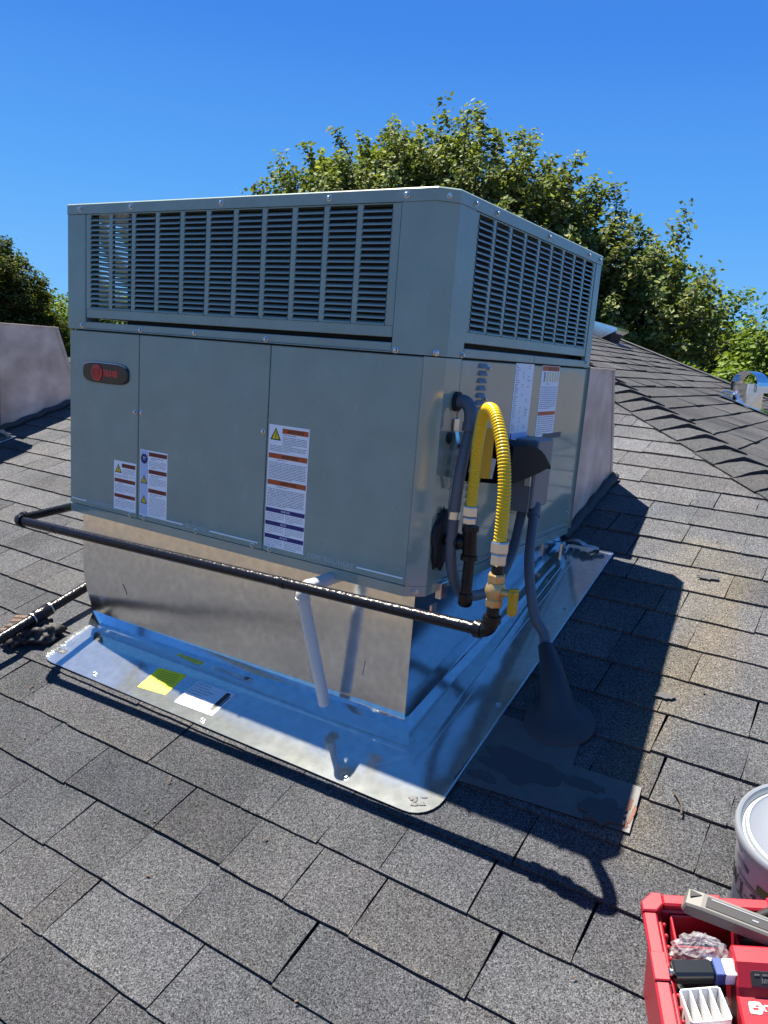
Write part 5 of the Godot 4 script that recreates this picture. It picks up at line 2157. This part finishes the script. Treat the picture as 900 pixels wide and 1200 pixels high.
	for k in 9:
		cbox(st, Vector3(-0.05 + k * 0.011, 0.0, 0.0), Vector3(-0.043 + k * 0.011, 0.0022, 0.0006), 0.0, Transform3D(fx, np + nd * 0.0018))
	obj("nameplate_print", st, M.sealant, g)
	var fd := Vector3(0, 0.047, 0.010).normalized()
	var fy := Basis(Vector3(1, 0, 0), Vector3(0, 0.010, -0.047).normalized(), fd)
	st = new_st()
	slab(st, round_rect(0.017, 0.016, 0.003), 0.0, 0.0006, Transform3D(fy, Vector3(0.022, 0.0575, 0.072)))
	obj("white_icon", st, M.white, g)
	st = new_st()
	cbox(st, Vector3(-0.004, -0.003, 0.0), Vector3(0.004, 0.0, 0.0004), 0.0, Transform3D(fy, Vector3(0.022, 0.0582, 0.072)))
	cbox(st, Vector3(0.0, 0.001, 0.0), Vector3(0.005, 0.0035, 0.0004), 0.0, Transform3D(fy, Vector3(0.022, 0.0582, 0.072)))
	obj("icon_mark", st, M.red, g)
	put("white_lettering", text_mesh("XTRA", 0.0085, true), M.white, g, Transform3D(fy, Vector3(0.044, 0.0577, 0.072)))
	st = new_st()
	for j in 3:
		for i in 3:
			cbox(st, Vector3(-0.008 + i * 0.0058, -0.008 + j * 0.0058, 0.0), Vector3(-0.0032 + i * 0.0058, -0.0032 + j * 0.0058, 0.0006), 0.0, Transform3D(fy, Vector3(0.083, 0.0577, 0.072)))
	obj("white_icon", st, M.white, g)
	# two metal clips with fins
	for q in [[Vector3(0.030, -0.055, 0.150), 0.16, false, "ribbed bright metal clip with dark slots beside the work light"], [Vector3(0.046, -0.066, 0.203), 0.05, true, "second metal clip with orange inside, nearest the toolbox's front"]]:
		g = put_in.call("metal_clip", q[3], "metal clip", q[0])
		g.set_meta("group", "metal clips in the toolbox")
		g.basis = bas * Basis(Vector3.UP, q[1])
		st = new_st()
		cbox(st, Vector3(0.0, 0.0, 0.0), Vector3(0.060, 0.003, 0.046), 0.0005)
		obj("foot_plate", st, M.rubber, g)
		st = new_st()
		for k in 5:
			cbox(st, Vector3(k * 0.0142, 0.0032, 0.001), Vector3(k * 0.0142 + 0.0022, 0.046, 0.045), 0.0006)
		cbox(st, Vector3(0.0023, 0.0032, 0.0452), Vector3(0.0568, 0.046, 0.0472), 0.0005)
		cbox(st, Vector3(0.0023, 0.0032, -0.0012), Vector3(0.0568, 0.046, 0.0008), 0.0005)
		obj("fins", st, M.white, g)
		if q[2]:
			st = new_st()
			cbox(st, Vector3(0.003, 0.006, 0.002), Vector3(0.0135, 0.040, 0.044), 0.0005)
			obj("orange_liner", st, M.orange, g)
	# red-tipped tool with black grip
	g = put_in.call("screwdriver", "red-tipped screwdriver with ribbed black grip at the picture's lower right corner", "screwdriver", Vector3(0.098, -0.012, 0.212))
	st = new_st()
	tube(st, PackedVector3Array([Vector3(-0.014, 0, 0), Vector3(-0.011, 0, 0), Vector3(0.022, 0.002, -0.001), Vector3(0.026, 0.002, -0.001)]), [0.010, 0.016, 0.017, 0.013], 8)
	obj("red_cap", st, M.red, g)
	st = new_st()
	var gp := PackedVector3Array()
	var gq := []
	for i in 40:
		gp.append(Vector3(0.0262 + i * 0.0022, 0.002, -0.001 + i * 0.0003))
		gq.append(0.0135 + 0.0016 * signf(sin(i * 1.3)))
	tube(st, gp, gq, 12)
	obj("ribbed_grip", st, M.rubber, g)
	# small things in the back compartment
	for q in [[Vector3(0.15, -0.05, 0.034), Vector3(0.30, 0.012, 0.055), 0.006, M.rubber, "black hex key lying in the toolbox's back corner"], [Vector3(0.146, -0.045, 0.066), Vector3(0.26, 0.0, 0.082), 0.004, M.zinc, "thin bright drill bit lying beside the red case"], [Vector3(0.15, -0.02, 0.028), Vector3(0.20, 0.014, 0.022), 0.007, M.rubber, "short black rubber grip poking above the back rim"]]:
		var s := new_st()
		tube(s, line(Vector3.ZERO, q[1] - q[0]), q[2], 6)
		var tw := obj("hand_tool", s, q[3], null, Transform3D(bas, t.transform * (U + q[0])))
		tag(tw, q[4], "tool")
	for q in [[Vector3(0.094, -0.070, 0.150), Vector3(0.106, -0.030, 0.215), 0.009, M.rubber, "black rubber sleeve standing between the metal clips and the red case"], [Vector3(0.050, -0.066, 0.252), Vector3(0.150, -0.045, 0.262), 0.008, M.rubber, "dark tool shaft lying in front of the orange-lined clip"], [Vector3(0.230, -0.03, 0.036), Vector3(0.40, 0.004, 0.030), 0.011, M.grey_tool, "grey round tool handle lying along the toolbox's back wall"], [Vector3(0.20, -0.055, 0.060), Vector3(0.42, -0.05, 0.074), 0.013, M.rubber, "thick black tool handle deep in the toolbox's back compartment"]]:
		var s := new_st()
		tube(s, PackedVector3Array([Vector3.ZERO, (q[1] - q[0]) * 0.04, (q[1] - q[0]) * 0.6, q[1] - q[0]]), [q[2] * 0.7, q[2], q[2] * 0.9, q[2] * 0.75], 10)
		tag(obj("hand_tool", s, q[3], null, Transform3D(bas, t.transform * (U + q[0]))), q[4], "tool")
	# yellow roll on the tray
	g = put_in.call("tape_roll", "yellow tape roll partly hidden below the metal clips", "tape roll", Vector3(0.030, -0.079, 0.232))
	st = new_st()
	lathe(st, [Vector2(0.020, 0.0), Vector2(0.034, 0.0), Vector2(0.034, 0.018), Vector2(0.020, 0.018), Vector2(0.020, 0.0)], 24)
	obj("tape", st, M.yellow, g)


# -------------------------------------------------------------------- small debris on the shingles
func make_debris() -> void:
	var st := new_st()
	tube(st, curve([Vector3(-0.016, 0.003, -0.03), Vector3(-0.006, 0.008, -0.008), Vector3(0.0, 0.006, 0.012), Vector3(-0.001, 0.003, 0.03)], 4), 0.0024, 6)
	tag(obj("twig", st, M.bark, null, on_roof(0.631, -0.133, 0.011, 0.25)), "small dark twig lying left of the pail", "twig")
	var r := RandomNumberGenerator.new()
	r.seed = 17
	for q in [[0.475, -1.06, 0.034, 0.014, "grey flattened scrap of shingle at the top of the tan streak"], [0.505, -0.46, 0.026, 0.011, "dark scrap of mastic stuck on the tan streak"]]:
		st = new_st()
		patch(st, Transform3D(), q[2], q[3], 0.003, r.randi() % 100)
		tag(obj("mastic_scrap", st, M.mastic, null, on_roof(q[0], q[1], 0.010, 0.2)), q[4], "roof debris")
	# dried leaf bits and grit, more than one could count
	st = new_st()
	for i in 260:
		var x := r.randf_range(-1.5, 1.2)
		var v := r.randf_range(-2.0, 1.2)
		if x > -1.3 and x < 0.2 and v < 0.18:
			continue
		var s := r.randf_range(0.0015, 0.0045)
		cbox(st, Vector3(-s, 0, -s * 0.5), Vector3(s, s * 0.5, s * 0.5), s * 0.2, on_roof(x, v, 0.0095, r.randf() * TAU))
	struct(obj("grit", st, M.wood), "stuff")
